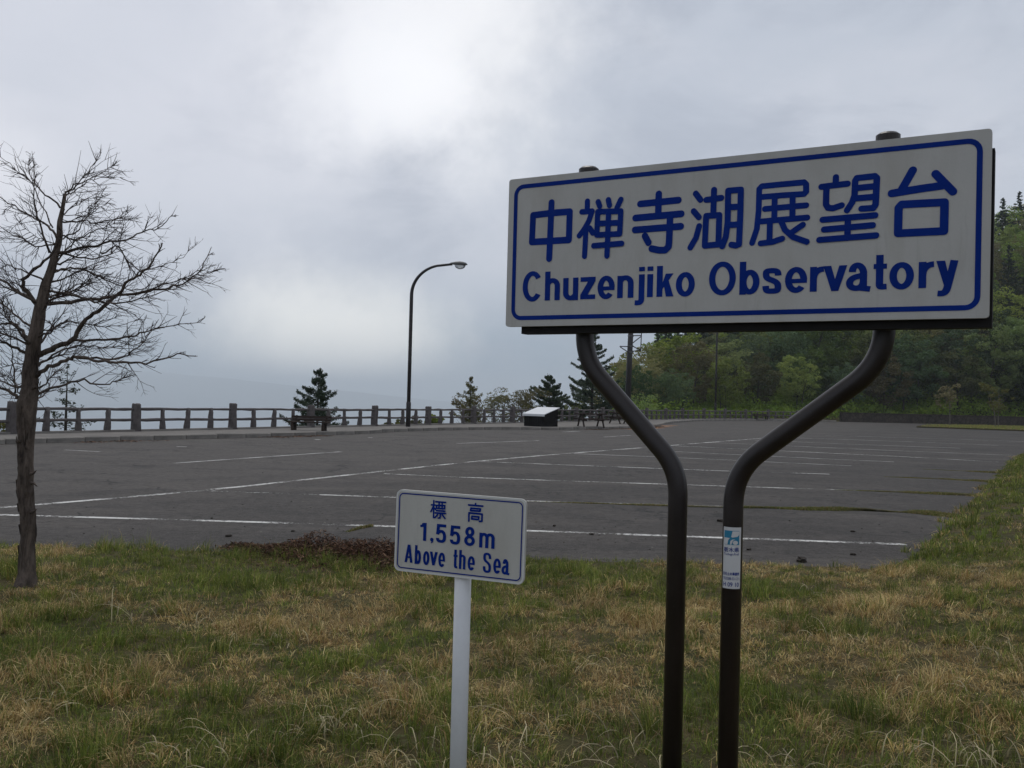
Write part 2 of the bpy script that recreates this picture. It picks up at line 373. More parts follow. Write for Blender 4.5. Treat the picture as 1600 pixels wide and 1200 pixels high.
# ------------------------------------------------------------------ terrain
FD = unit(np.array([2.2, 4.0])); FN = np.array([-FD[1], FD[0]]); F0 = np.array([-13.1, 32.8])      # fence line and its outward normal
ED = unit(np.array([8.9, 15.2])); EN = np.array([ED[1], -ED[0]]); E0 = np.array([4.45, 10.3])      # right-hand lot edge
def edge_y(x): return 9.45 + 0.0 * x
def hill_z(x, y):
    yf = np.interp(x, [-20, 0, 12, 24, 36, 62, 140], [90, 88, 90, 99, 105, 110, 112])
    s = y - yf
    sl = np.interp(x - 0.10 * (y - 110), [-20, 8, 24, 38, 52, 80, 140], [-0.55, -0.30, 0.12, 0.20, 0.31, 0.61, 0.68])
    z = sl * 52 * (1 - np.exp(-np.maximum(s, 0) / 52)) * np.where(sl > 0, 1.35, 1.0)
    z = np.where(sl < 0, sl * np.maximum(s, 0), z) - np.maximum(s - 80, 0) * 0.10
    return np.where(s > 0, z, 0.0)
def ground_z(x, y):
    x = np.asarray(x, float); y = np.asarray(y, float)
    dn = edge_y(x) - y; dr = (x - E0[0]) * EN[0] + (y - E0[1]) * EN[1]
    zg = np.where(dn > 0, 0.10 * (1 - np.exp(-np.maximum(dn, 0) / 2.6)), 0) + np.where(dr > 0, (0.05 * sstep(0, 0.25, dr) + 0.40 * (1 - np.exp(-np.maximum(dr - 0.2, 0) / 3.2))) * sstep(5, 8, y), 0)
    d = np.maximum(dn, dr)
    inlot = d <= 0
    bump = (fnoise(x, y, 0.9, 3) - 0.5) * 0.10 + (fnoise(x, y, 3.0, 9) - 0.5) * 0.10
    far_lot = (y > 100 + 0 * x)
    z = np.where(inlot, np.maximum(d * 0.25, -0.12), zg + bump * sstep(0.0, 1.2, d) + (fnoise(x, y, 0.5, 21) - 0.5) * 0.03)
    sl = (x - F0[0]) * FN[0] + (y - F0[1]) * FN[1]
    drop = -np.maximum(sl - 0.9, 0) * 0.62 + (fnoise(x, y, 4, 31) - 0.5) * 0.8 * sstep(1, 5, sl)
    drop = np.maximum(drop, -300.0)
    hz = hill_z(x, y)
    z = np.where(sl > 0.6, np.minimum(z, 0.0) + drop * (1 - sstep(88, 104, y) * sstep(8, 24, x)), z)
    yf = np.interp(x, [-20, 0, 12, 24, 36, 62, 140], [90, 88, 90, 99, 105, 110, 112])
    z = np.where((y > yf) & (x > -20), np.where(sl > 0.6, np.maximum(drop, hz) * sstep(-20, 10, x) + drop * (1 - sstep(-20, 10, x)), hz), z)
    return np.maximum(z, -295.0)
def axis(lo, hi, fine_lo, fine_hi, fine, grow=1.09):
    a = [fine_lo]; s = fine
    while a[-1] > lo: s *= grow; a.append(a[-1] - s)
    b = list(np.arange(fine_lo + fine, fine_hi, fine)); c = [fine_hi]; s = fine
    while c[-1] < hi: s *= grow; c.append(c[-1] + s)
    return np.array(a[::-1] + b + c)
gx = axis(-900, 900, -8, 8.5, 0.14); gy = axis(-900, 900, 1.8, 12, 0.13, 1.06)
X, Y = np.meshgrid(gx, gy); Z = ground_z(X, Y)
nx, ny = len(gx), len(gy); idx = np.arange(nx * ny).reshape(ny, nx)
Q = np.stack([idx[:-1, :-1], idx[:-1, 1:], idx[1:, 1:], idx[1:, :-1]], -1).reshape(-1, 4)
tag(link('ground', np_mesh('ground', np.c_[X.ravel(), Y.ravel(), Z.ravel()], Q, M['ground'], smooth=True)), kind='structure')
LAKE = MB(); LAKE.add([(-12000, -12000, -289), (12000, -12000, -289), (12000, 12000, -289), (-12000, 12000, -289)], [(0, 1, 2, 3)])
tag(LAKE.build('lake', M['water']), kind='structure')

# mountain across the lake, all but lost in the haze
mx_ = np.linspace(-5200, 900, 70); my_ = np.linspace(5200, 8200, 16); MX, MY = np.meshgrid(mx_, my_)   # laid out at two thirds size, scaled below
prof = np.interp(MX, [-5200, -4200, -3300, -2600, -2000, -1500, -900, -200, 900], [150, 185, 235, 225, 190, 140, 80, 10, -80])
MZ = -289 - 20 + (prof + 180) * np.sin(np.clip((MY - 5200) / 3000, 0, 1) * np.pi) ** 0.8 + (fnoise(MX, MY, 700, 4, 4) - 0.5) * 70 * np.sin(np.clip((MY - 5200) / 3000, 0, 1) * np.pi)
mi_ = np.arange(MX.size).reshape(MX.shape); MQ = np.stack([mi_[:-1, :-1], mi_[:-1, 1:], mi_[1:, 1:], mi_[1:, :-1]], -1).reshape(-1, 4)
tag(link('far_mountain', np_mesh('far_mountain', np.c_[MX.ravel() * 1.55, MY.ravel() * 1.55, (MZ.ravel() + 289) * 1.22 - 289], MQ, M['ground'], smooth=True)), kind='structure')

# ------------------------------------------------------------------ parking lot, kerb, pavement, painted lines
KERB_PX = [(0, 694), (250, 687), (380, 684), (550, 678.5), (635, 674), (760, 671.2), (850, 671.6), (905, 671.2)]
kerb = [on_z(*p)[:2] for p in KERB_PX]
kerb = [kerb[0] + (kerb[0] - kerb[1]) * 1.6] + kerb + [np.array([7.4, 56.8]), np.array([9.8, 63.0]), np.array([12.4, 73.0]), np.array([17.6, 86.0]), np.array([25.0, 96.0]), np.array([33.0, 101.2]), np.array([36.0, 101.9])]
def smooth_path(P, n=6):
    P = [np.asarray(p, float) for p in P]; out = []
    for i in range(len(P) - 1):
        p0, p1, p2, p3 = P[max(i - 1, 0)], P[i], P[i + 1], P[min(i + 2, len(P) - 1)]
        for k_ in range(n):
            t = k_ / n
            out.append(0.5 * ((2 * p1) + (-p0 + p2) * t + (2 * p0 - 5 * p1 + 4 * p2 - p3) * t * t + (-p0 + 3 * p1 - 3 * p2 + p3) * t ** 3))
    out.append(P[-1]); return out
def resample(P, step):
    P = np.array(P); d = np.r_[0, np.cumsum(np.linalg.norm(np.diff(P, axis=0), axis=1))]
    s = np.arange(0, d[-1], step); return np.stack([np.interp(s, d, P[:, i]) for i in range(P.shape[1])], 1)
kpath = resample(smooth_path(kerb), 1.2)
fence_line = [F0 + FD * t for t in np.arange(-13.68, 61, 4.56)]
fence_ctrl = [F0 + FD * t for t in np.arange(-18.24, 62, 4.56)] + [np.array([21.4, 92.6]), np.array([27.5, 99.2]), np.array([34.5, 103.0])]
far_wall = [np.array([36.0, 102.2]), np.array([48.0, 104.6]), np.array([62.0, 107.2]), np.array([85.0, 111.0])]
lot = [(-40, 8.7)] + [(5.6, 8.7), (5.6, 9.6)] + [tuple(E0 + ED * t + EN * 0.7) for t in (1, 10, 25, 60)] + [(75, 108.5)] + [tuple(p) for p in far_wall[::-1][1:]] + [tuple(p) for p in kpath[::-1]] + [(-40, -5)]
bm = bmesh.new(); vv = [bm.verts.new((x, y, 0)) for x, y in lot]; fc = bm.faces.new(vv); bmesh.ops.triangulate(bm, faces=[fc])
bmesh.ops.recalc_face_normals(bm, faces=bm.faces)
me = bpy.data.meshes.new('parking_lot'); bm.to_mesh(me); bm.free()
if me.polygons[0].normal.z < 0: me.flip_normals()
me.materials.append(M['asphalt']); LOT = tag(link('parking_lot', me), kind='structure')

def strip(name, pts, w, z, mat, parent, kindtag=None):
    b = MB(); P = [np.asarray(p[:2]) for p in pts]
    for i, p in enumerate(P):
        t = unit(P[min(i + 1, len(P) - 1)] - P[max(i - 1, 0)]); n = np.array([-t[1], t[0]])
        b.v.append((*(p + n * w / 2), z)); b.v.append((*(p - n * w / 2), z))
    for i in range(len(P) - 1): b.f.append((2 * i, 2 * i + 1, 2 * i + 3, 2 * i + 2)); b.mi.append(0)
    o = b.build(name, mat, parent)
    return o
LINES = [  # photo pixels -> points on the lot
    ([(-95, 802), (400, 816), (820, 829.5), (1415, 851)], 0.13, 'paint'), ([(330, 767.5), (616, 777.5), (820, 783), (1100, 791), (1330, 797)], 0.12, 'paint'),
    ([(600, 740.5), (740, 747), (1100, 759), (1380, 768)], 0.13, 'paint'), ([(752, 721.5), (1000, 731), (1100, 735), (1296, 741)], 0.13, 'paint'),
    ([(897, 709), (1100, 717), (1222, 723), (1330, 728)], 0.14, 'paint_far'), ([(1040, 705), (1240, 715), (1397, 722)], 0.15, 'paint_far'),
    ([(1042, 696), (1250, 706), (1400, 713), (1560, 722)], 0.16, 'paint'), ([(1110, 691.5), (1300, 700), (1450, 706.5), (1600, 712)], 0.16, 'paint_far'),
    ([(1180, 688), (1350, 695), (1500, 700.5)], 0.17, 'paint_far'), ([(1240, 684), (1400, 689.5), (1560, 696)], 0.18, 'paint_far'),
    ([(1290, 680.5), (1450, 685), (1600, 690)], 0.18, 'paint_far'),
    ([(-260, 818), (-95, 802.2), (0, 794), (160, 780.5), (320, 767), (480, 749.5), (640, 732), (744, 721), (870, 710), (994, 700.5), (1100, 692), (1215, 683)], 0.15, 'paint'),
    ([(272, 724), (400, 715), (532, 706)], 0.14, 'paint_far'), ([(714, 693), (842, 688.5)], 0.15, 'paint_far'), ([(944, 683), (985, 680.4)], 0.16, 'paint_far'),
    ([(100, 703), (156, 706)], 0.13, 'paint_far'), ([(276, 698), (292, 698.4)], 0.14, 'paint_far'), ([(492, 687), (500, 687.2)], 0.3, 'paint_far'),
    ([(575, 683.8), (582, 684)], 0.3, 'paint_far'), ([(880, 675), (905, 674)], 0.25, 'paint_far'),
]
for i, (pts, w, mt) in enumerate(LINES):
    P = resample([on_z(*p) for p in pts], 1.5); P = np.vstack([P, on_z(*pts[-1])])
    strip('painted_line', P, w, 0.004 + 0.0012 * (i % 3), M[mt], LOT)
for pts in ([(925, 669.3), (1048, 666.6)], [(1000, 665.8), (1056, 664.8)], [(985, 671), (1035, 668.5)]):
    strip('orange_line', [on_z(*p) for p in pts], 0.55, 0.004, M['orange'], LOT)

# pavement between kerb and fence
outer = resample(smooth_path([p + FN * 0.75 for p in fence_ctrl[:-3]] + [p + np.array([-0.3, 0.9]) for p in fence_ctrl[-3:]]), 2.0)
inner = kpath + 0.0
ring = [tuple(p) for p in inner] + [tuple(p) for p in outer[::-1]]
bm = bmesh.new(); vv = [bm.verts.new((x, y, 0.135)) for x, y in ring]; fc = bm.faces.new(vv)
if fc.normal.z < 0: fc.normal_flip()
ret = bmesh.ops.extrude_face_region(bm, geom=[fc]); low = [q for q in ret['geom'] if isinstance(q, bmesh.types.BMVert)]
for v in low: v.co.z = -0.6
bmesh.ops.triangulate(bm, faces=bm.faces); bmesh.ops.recalc_face_normals(bm, faces=bm.faces)
me = bpy.data.meshes.new('pavement'); bm.to_mesh(me); bm.free(); me.materials.append(M['walk']); WALK = tag(link('pavement', me), kind='structure')
ks = []
for v_ in range(4):
    b = MB(); b.box((0, 0, 0.03), (1.185, 0.18, 0.24)); o = b.mesh('kerb_stone', M['kerb'])
    bm = bmesh.new(); bm.from_mesh(o); bmesh.ops.bevel(bm, geom=list(bm.edges), offset=0.025, segments=1, affect='EDGES')
    for q in bm.verts: q.co += Vector((random.uniform(-.006, .006), random.uniform(-.008, .008), random.uniform(-.008, .008)))
    bm.to_mesh(o); bm.free(); ks.append(o)
for i in range(len(kpath) - 1):
    c = (kpath[i] + kpath[i + 1]) / 2; t = kpath[i + 1] - kpath[i]
    link('kerb_stone', ks[i % 4], WALK, (c[0], c[1], random.uniform(-.006, .008)), (random.uniform(-.01, .01), random.uniform(-.006, .006), math.atan2(t[1], t[0])))

# ------------------------------------------------------------------ log fence
def rough_tube(b, p0, p1, r0, r1, n=8, seg=6, jit=0.12, bend=0.02, seed=0):
    rr = random.Random(seed); P = []; R = []
    for i in range(seg + 1):
        t = i / seg; P.append([lerp(p0[k_], p1[k_], t) + (rr.uniform(-bend, bend) if 0 < i < seg else 0) for k_ in range(3)]); R.append(lerp(r0, r1, t) * rr.uniform(1 - jit, 1 + jit))
    b.tube(P, R, n, jitter=jit * 0.6, rnd=rr)
FENCE = thing('fence', (F0[0], F0[1], 0.135), 'long weathered grey log-style railing of posts and two rails along the pavement edge', 'fence')
big = []; small = []
for s_ in range(3):
    b = MB(); b.box((0, 0, 0.49), (0.27, 0.27, 1.02), taper=0.88); me = b.mesh('main_post', M['fence'])
    bm = bmesh.new(); bm.from_mesh(me); bmesh.ops.subdivide_edges(bm, edges=list(bm.edges), cuts=2, use_grid_fill=True); bmesh.ops.bevel(bm, geom=[e for e in bm.edges if e.is_boundary is False and len(e.link_faces) == 2 and e.calc_face_angle() > 0.8], offset=0.03, segments=1, affect='EDGES')
    for q in bm.verts: q.co += Vector((random.uniform(-.02, .02), random.uniform(-.02, .02), random.uniform(-.012, .012)))
    bm.to_mesh(me); bm.free(); big.append(me)
    b = MB(); rough_tube(b, (0.03 * (s_ - 1), 0, -0.03), (0.02, 0, 0.80), 0.115, 0.068, 8, 5, 0.14, 0.015, 40 + s_); small.append(b.mesh('small_post', M['fence'], True))
fp = resample(smooth_path(fence_ctrl, 8), 4.56)
rail_cache = []
for s_ in range(3):
    b = MB(); rough_tube(b, (0, 0, 0), (1, 0, 0), 0.052, 0.05, 8, 10, 0.16, 0.011, 80 + s_); rail_cache.append(b.mesh('rail', M['fence'], True))
base_me = MB().box((0.5, 0, 0), (1, 0.30, 0.07)).mesh('base_beam', M['kerb'])
def fl(p): return (p[0] - F0[0], p[1] - F0[1])
for i in range(len(fp)):
    t = fp[min(i + 1, len(fp) - 1)] - fp[max(i - 1, 0)]; a = math.atan2(t[1], t[0]); x, y = fl(fp[i])
    link('main_post', big[i % 3], FENCE, (x, y, -0.01), (random.uniform(-.015, .015), random.uniform(-.02, .02), a + random.choice((0, math.pi / 2))), (1, 1, random.uniform(0.96, 1.03)))
    if i == len(fp) - 1: break
    d = fp[i + 1] - fp[i]; L = np.linalg.norm(d); a = math.atan2(d[1], d[0])
    for h in (0.40, 0.78):
        sgn = 1
        link('rail', rail_cache[(i + int(h * 10)) % 3], FENCE, (x, y, h + random.uniform(-.012, .012)), (random.uniform(0, 6), random.uniform(-.003, .003), a), (L, 1, 1))
    link('base_beam', base_me, FENCE, (x + 0.13 * math.cos(a), y + 0.13 * math.sin(a), 0.025), (0, 0, a), (L - 0.26, 1, 1))
    for k_ in (1, 2, 3):
        c = fp[i] + d * k_ / 4; x2, y2 = fl(c)
        link('small_post', small[(i + k_) % 3], FENCE, (x2, y2, 0.02), (random.uniform(-.02, .02), random.uniform(-.03, .06), a), (1, 1, random.uniform(0.97, 1.02)))

# ------------------------------------------------------------------ the big sign
STL = np.array([-0.033, 3.912, 2.515]); SW, SH = 1.8, 0.6154
SUx = unit(np.array([1.567, -0.886, 0.0])); SNx = np.array([SUx[1], -SUx[0], 0.0])   # along the board, and outwards towards the viewer
SO = STL - np.array([0, 0, SH])                                                       # bottom left corner of the face
sbase = SO + SUx * SW / 2 - SNx * 0.09
SIGN = thing('road_sign', (sbase[0], sbase[1], float(ground_z(sbase[0], sbase[1]))), 'large white road sign lettered in blue with Chuzenjiko Observatory, on two bent brown posts', 'road sign')
SIGN.rotation_euler = (0, 0, math.atan2(SUx[1], SUx[0])); ZB = SIGN.location.z
def sl_px(px, py, o=SO, ux=SUx, nx_=SNx, uz=np.array([0, 0, 1.0])):
    """photo pixel -> (u, v) on a sign face"""
    d = ray(px, py); t = ((o - EYE) @ nx_) / (d @ nx_); p = EYE + d * t - o; return np.array([p @ ux, p @ uz])
U0, YF, ZF = -SW / 2, -0.09, SO[2] - ZB          # sign-local: x = u + U0, face plane y = YF, z = v + ZF
def rrect(w, h, r, n=6):
    P = []
    for cx, cy, a0 in ((w - r, h - r, 0), (r, h - r, 90), (r, r, 180), (w - r, r, 270)):
        for i in range(n + 1):
            a = math.radians(a0 + 90 * i / n); P.append((cx + r * math.cos(a), cy + r * math.sin(a)))
    return P
def plate(name, w, h, r, x0, y0, z0, th, mat, parent):
    P = rrect(w, h, r); n = len(P); b = MB()
    vs_ = [(x0 + x, y0, z0 + z) for x, z in P] + [(x0 + x, y0 + th, z0 + z) for x, z in P]
    b.add(vs_, [tuple(range(n))[::-1], tuple(range(n, 2 * n))] + [(i, (i + 1) % n, n + (i + 1) % n, n + i) for i in range(n)])
    o = b.build(name, mat, parent, local=True)
    bm = bmesh.new(); bm.from_mesh(o.data); bmesh.ops.recalc_face_normals(bm, faces=bm.faces); bm.to_mesh(o.data); bm.free(); return o
def ring_border(name, w, h, r, lw, x0, y0, z0, mat, parent):
    A = rrect(w, h, r); Bq = [(x + lw, z + lw) for x, z in rrect(w - 2 * lw, h - 2 * lw, max(r - lw, 0.004))]; n = len(A); b = MB()
    b.add([(x0 + x, y0, z0 + z) for x, z in A] + [(x0 + x, y0, z0 + z) for x, z in Bq], [(i, n + i, n + (i + 1) % n, (i + 1) % n) for i in range(n)])
    return b.build(name, mat, parent, local=True)
board = plate('board', SW, SH, 0.012, U0, YF, ZF, 0.022, M['sheet'], SIGN)
ring_border('border_line', SW - 0.052, SH - 0.052, 0.045, 0.0175, U0 + 0.026, YF - 0.0012, ZF + 0.026, M['blue'], board)
# dark channel frame behind the board
b = MB(); b.box((0.035, YF + 0.052, ZF + SH * 0.5 - 0.044), (SW - 0.055, 0.055, SH - 0.03)); b.build('back_frame', M['frame'], SIGN, local=True)

STROKE_N = [0]
def strokes_obj(name, strokes, width, fn, y0, x0, z0, mat, parent, dy=0.0):
    """round-ended brush strokes as thin raised film; every stroke its own tiny step so that crossings do not share a plane"""
    b = MB()
    for si, st in enumerate(strokes):
        w = width
        if isinstance(st, tuple): st, w = st
        P = [Vector((*fn(*p),)) for p in st]
        yy = y0 - 0.0012 - 0.00022 * si
        left = []; right = []; n = len(P); r = w / 2
        closed = (P[0] - P[-1]).length < 1e-4
        # round joins: a disc at each vertex, a quad along each segment
        for i in range(n - 1):
            t = (P[i + 1] - P[i]); 
            if t.length < 1e-6: continue
            t.normalize(); q = Vector((-t.y, t.x)) * r; yq = yy - 0.00002 * (i % 2)
            b.add([(x0 + p.x, yq, z0 + p.y) for p in (P[i] - q, P[i + 1] - q, P[i + 1] + q, P[i] + q)], [(0, 1, 2, 3)])
        for i in range(n):
            if closed and i == n - 1: continue
            yq = yy - 0.00004 - 0.00001 * (i % 3)
            pts = [(x0 + P[i].x + r * math.cos(2 * math.pi * a / 18), yq, z0 + P[i].y + r * math.sin(2 * math.pi * a / 18)) for a in range(18)]
            b.add(pts, [tuple(range(18))])
    return b.build(name, mat, parent, local=True)
def crop(ox, oy, sc):
    return lambda S: [([(ox + x / sc, oy + y / sc) for x, y in s[0]], s[1]) if isinstance(s, tuple) else [(ox + x / sc, oy + y / sc) for x, y in s] for s in S]
c1 = crop(800, 250, 7.06); c2 = crop(970, 250, 7.06); c3 = crop(1160, 250, 7.059); c4 = crop(1360, 230, 7.059)
KANJI = [
    (c1([[(234, 610), (228, 760), (220, 905), (430, 893), (628, 882), (633, 730), (638, 570), (437, 585), (234, 610)], [(438, 470), (425, 780), (411, 1088)]]), 0.0235),
    (c1([[(833, 455), (830, 560)], [(772, 573), (885, 565), (850, 670), (800, 760), (743, 836)], [(818, 745), (810, 900), (802, 1062)], [(858, 752), (893, 805)],
         [(952, 462), (970, 510)], [(1065, 440), (1077, 500)], [(1203, 437), (1160, 528)],
         [(948, 572), (938, 828), (1190, 815), (1203, 565), (948, 572)], [(950, 702), (1195, 692)], [(1068, 572), (1060, 820), (1050, 1058)], [(905, 947), (1212, 922)]]), 0.0195),
    (c2([[(216, 485), (636, 443)], [(420, 375), (414, 600)], [(163, 640), (668, 594)], [(158, 772), (662, 732)], [(545, 620), (540, 760), (535, 890), (528, 958), (490, 995), (420, 995), (343, 978)], [(268, 838), (307, 912)]]), 0.0225),
    (c2([[(828, 370), (880, 440)], [(805, 565), (862, 632)], [(866, 730), (830, 860), (768, 966)], [(945, 440), (1110, 418)], [(1030, 330), (1022, 600)], [(943, 618), (928, 946), (1078, 932), (1088, 608), (943, 618)],
         [(1120, 952), (1160, 850), (1180, 690), (1186, 340), (1326, 328), (1320, 600), (1306, 930), (1270, 944), (1222, 935)], [(1188, 522), (1316, 515)], [(1180, 718), (1310, 712)]]), 0.0195),
    (c3([[(190, 410), (440, 390), (680, 375), (704, 350), (703, 270), (680, 246), (440, 268), (215, 290), (187, 320), (180, 560), (160, 760), (108, 915)], [(250, 540), (704, 500)], [(185, 680), (715, 635)],
         [(358, 405), (352, 660)], [(556, 392), (552, 645)], [(305, 690), (300, 880)], [(203, 920), (330, 905), (440, 868)], [(425, 665), (470, 770), (560, 850), (710, 903)], [(545, 800), (668, 715)]]), 0.0182),
    (c3([[(1032, 190), (1030, 265)], [(873, 296), (1160, 262)], [(928, 300), (922, 490), (945, 528), (1000, 533), (1095, 500)], [(1155, 555), (1210, 470), (1238, 390), (1245, 230), (1262, 200), (1460, 178), (1484, 200), (1470, 490), (1445, 530), (1315, 538)],
         [(1245, 312), (1475, 288)], [(1240, 425), (1470, 405)], [(886, 660), (1465, 610)], [(902, 768), (1438, 720)], [(850, 882), (1475, 832)], [(1165, 640), (1160, 860)]]), 0.0185),
    (c4([[(468, 255), (345, 470)], [(236, 510), (540, 460), (790, 425)], [(720, 295), (910, 490)], [(312, 670), (305, 950), (812, 925), (818, 608), (345, 632), (312, 670)]]), 0.0225),
]
for st, w in KANJI:
    strokes_obj('kanji_character', st, w * 1.17, sl_px, YF, U0, ZF, M['blue'], board)

def text_mesh(s, bold=0.0):
    cu = bpy.data.curves.new('lettering', 'FONT'); cu.body = s; cu.size = 1.0; cu.offset = bold; cu.fill_mode = 'FRONT'; cu.resolution_u = 6; cu.dimensions = '2D'
    o = bpy.data.objects.new('lettering_tmp', cu); COL.objects.link(o)
    dg = bpy.context.evaluated_depsgraph_get(); me = bpy.data.meshes.new_from_object(o.evaluated_get(dg)); bpy.data.objects.remove(o); bpy.data.curves.remove(cu)
    return me
def arc(cx, cy, rx, ry, a0, a1, n=14): return [(cx + rx * math.cos(math.radians(lerp(a0, a1, i / n))), cy + ry * math.sin(math.radians(lerp(a0, a1, i / n)))) for i in range(n + 1)]
def bez(p0, p1, p2, p3, n=10):
    return [tuple(((1 - t) ** 3 * p0[k_] + 3 * t * (1 - t) ** 2 * p1[k_] + 3 * t * t * (1 - t) * p2[k_] + t ** 3 * p3[k_]) for k_ in (0, 1)) for t in [i / n for i in range(n + 1)]]
def glyph(ch, W, H, w):
    """centre lines (and filled polygons, marked 'P') of a bold grotesque letter in a W x H box, stem width w"""
    r = w / 2; K = 0.94
    def arch(x0, x1, top, bot): 
        ry = min((x1 - x0) * 0.62, (top - bot) * 0.55); cx = (x0 + x1) / 2
        return [(x1, bot), (x1, top - r - ry)] + arc(cx, top - r - ry, (x1 - x0) / 2, ry, 0, 150, 10)
    def sshape():
        return bez((W - r, H * 0.70), (W - r, H * 0.86), (W * 0.74, H - r), (W * 0.5, H - r)) + bez((W * 0.5, H - r), (W * 0.16, H - r), (r, H * 0.88), (r, H * 0.735))[1:] + bez((r, H * 0.735), (r, H * 0.50), (W - r, H * 0.56), (W - r, H * 0.28))[1:] + bez((W - r, H * 0.28), (W - r, H * 0.11), (W * 0.80, r), (W * 0.5, r))[1:] + bez((W * 0.5, r), (W * 0.2, r), (r, H * 0.13), (r * 0.95, H * 0.315))[1:]
    if ch == 'C': return [arc(W / 2, H / 2, W / 2 - r, H / 2 - r, 38, 322, 26)]
    if ch in 'Oo': return [arc(W / 2, H / 2, W / 2 - r, H / 2 - r, 0, 360, 30)]
    if ch == 'h': return [[(r, H), (r, 0)], arch(r, W - r, H * 0.765, 0)]
    if ch == 'n': return [[(r, H * 0.985), (r, 0)], arch(r, W - r, H, 0)]
    if ch == 'm': return [[(r, H * 0.985), (r, 0)], arch(r, W / 2, H, 0), arch(W / 2, W - r, H, 0)]
    if ch == 'u': return [[(W - r, H), (W - r, 0)], [(W - x, H - y) for x, y in arch(r, W - r, H, 0)]]
    if ch == 'r': return [[(r, H * 0.99), (r, 0)], bez((r, H * 0.45), (r, H * 0.75), (W * 0.55, H - r), (W, H - r * 1.05))]
    if ch == 'b': return [[(r, H), (r, 0)], arc(W / 2 + r * 0.1, H * 0.375, W / 2 - r * 1.1, H * 0.375 - r, 0, 360, 26)]
    if ch == 'e': return [arc(W / 2, H / 2, W / 2 - r, H / 2 - r, 0, 318, 24), ([(r, H * 0.46), (W - r * 0.05, H * 0.46)], 0.8)]
    if ch in 'sS': return [sshape()]
    if ch == 'z': return ['P', [(0, H), (W, H), (W, H - w * 0.95), (0, H - w * 0.95)], 'P', [(0, 0), (W, 0), (W, w * 0.95), (0, w * 0.95)], 'P', [(W, H - w * 0.9), (W - w * 1.35, H - w * 0.9), (0, w * 0.9), (w * 1.35, w * 0.9)]]
    if ch == 'i': return [[(W / 2, H * 0.75), (W / 2, 0)], [(W / 2, H), (W / 2, H * 0.855)]]
    if ch == 'j': return [[(W - r, H * 0.805), (W - r, H * 0.17)] + bez((W - r, H * 0.17), (W - r, H * 0.05), (W - w, r), (0, r * 1.05))[1:], [(W - r, H), (W - r, H * 0.885)]]
    if ch == 'k': return [[(r, H), (r, 0)], 'P', [(w * 0.8, H * 0.34), (W - w * 1.35, H * 0.74), (W - w * 0.05, H * 0.74), (w * 0.9, H * 0.22)], 'P', [(w * 1.2, H * 0.40), (w * 2.0, H * 0.53), (W, 0), (W - w * 1.25, 0)]]
    if ch == 'v': return ['P', [(0, H), (w * 1.12, H), (W / 2 + w * 0.5, 0), (W / 2 - w * 0.5, 0)], 'P', [(W, H), (W - w * 1.12, H), (W / 2 - w * 0.5, 0), (W / 2 + w * 0.5, 0)]]
    if ch == 'y': return ['P', [(0, H), (w * 1.12, H), (W * 0.58 + w * 0.3, H * 0.27), (W * 0.5 - w * 0.35, H * 0.27)], [(W - w * 0.55, H), (W * 0.52, H * 0.27)] + bez((W * 0.52, H * 0.27), (W * 0.44, H * 0.08), (W * 0.34, r), (W * 0.08, r * 1.1))[1:]]
    if ch == 'a': return [bez((r * 1.1, H * 0.71), (r * 1.1, H * 1.02), (W - w * 1.25, H * 1.06), (W - w * 0.95, H * 0.70), 12) + [(W - w * 0.95, r * 0.9)] + [(W, r * 0.55)], [(W - w * 0.95, H * 0.585), (W * 0.40, H * 0.535)] + bez((W * 0.40, H * 0.535), (-W * 0.06, H * 0.47), (-W * 0.02, r), (W * 0.36, r), 12)[1:] + bez((W * 0.36, r), (W * 0.6, r), (W - w, H * 0.22), (W - w * 0.95, H * 0.36))[1:]]
    if ch == 't': return [[(W * 0.46, H), (W * 0.46, H * 0.16)] + bez((W * 0.46, H * 0.16), (W * 0.46, H * 0.05), (W * 0.6, r * 0.95), (W, r * 1.0))[1:], ([(0, H * 0.668), (W, H * 0.668)], 0.9)]
    if ch == 'A': return ['P', [(0, 0), (w, 0), (W / 2 + w * 0.42, H), (W / 2 - w * 0.55, H)], 'P', [(W, 0), (W - w, 0), (W / 2 - w * 0.42, H), (W / 2 + w * 0.55, H)], ([(W * 0.24, H * 0.30), (W * 0.76, H * 0.30)], 0.85)]
    if ch == '1': return [[(W - r, H), (W - r, 0)], ([(0, H * 0.80), (W * 0.34, H * 0.82), (W - w * 0.9, H * 0.97)], 0.8)]
    if ch == '5': return [[(W * 0.97, H - r), (W * 0.24, H - r)], [(W * 0.22, H), (W * 0.15, H * 0.44)], [(W * 0.10, H * 0.47)] + bez((W * 0.16, H * 0.50), (W * 0.40, H * 0.70), (W - r, H * 0.66), (W - r, H * 0.33), 12) + bez((W - r, H * 0.33), (W - r, H * 0.08), (W * 0.66, r), (W * 0.48, r))[1:] + bez((W * 0.48, r), (W * 0.22, r), (r, H * 0.14), (r * 1.0, H * 0.25))[1:]]
    if ch == '8': return [arc(W / 2, H * 0.735, W * 0.43 - r, H * 0.265 - r, 0, 360, 24), arc(W / 2, H * 0.275, W / 2 - r, H * 0.275 - r, 0, 360, 24)]
    if ch == ',': return ['P', arc(W / 2, H * 0.66, W / 2, H * 0.34, 0, 360, 16)[:-1], 'P', [(W, H * 0.62), (W * 0.85, H * 0.2), (W * 0.35, 0), (W * 0.25, H * 0.08), (W * 0.55, H * 0.5)]]
    return []
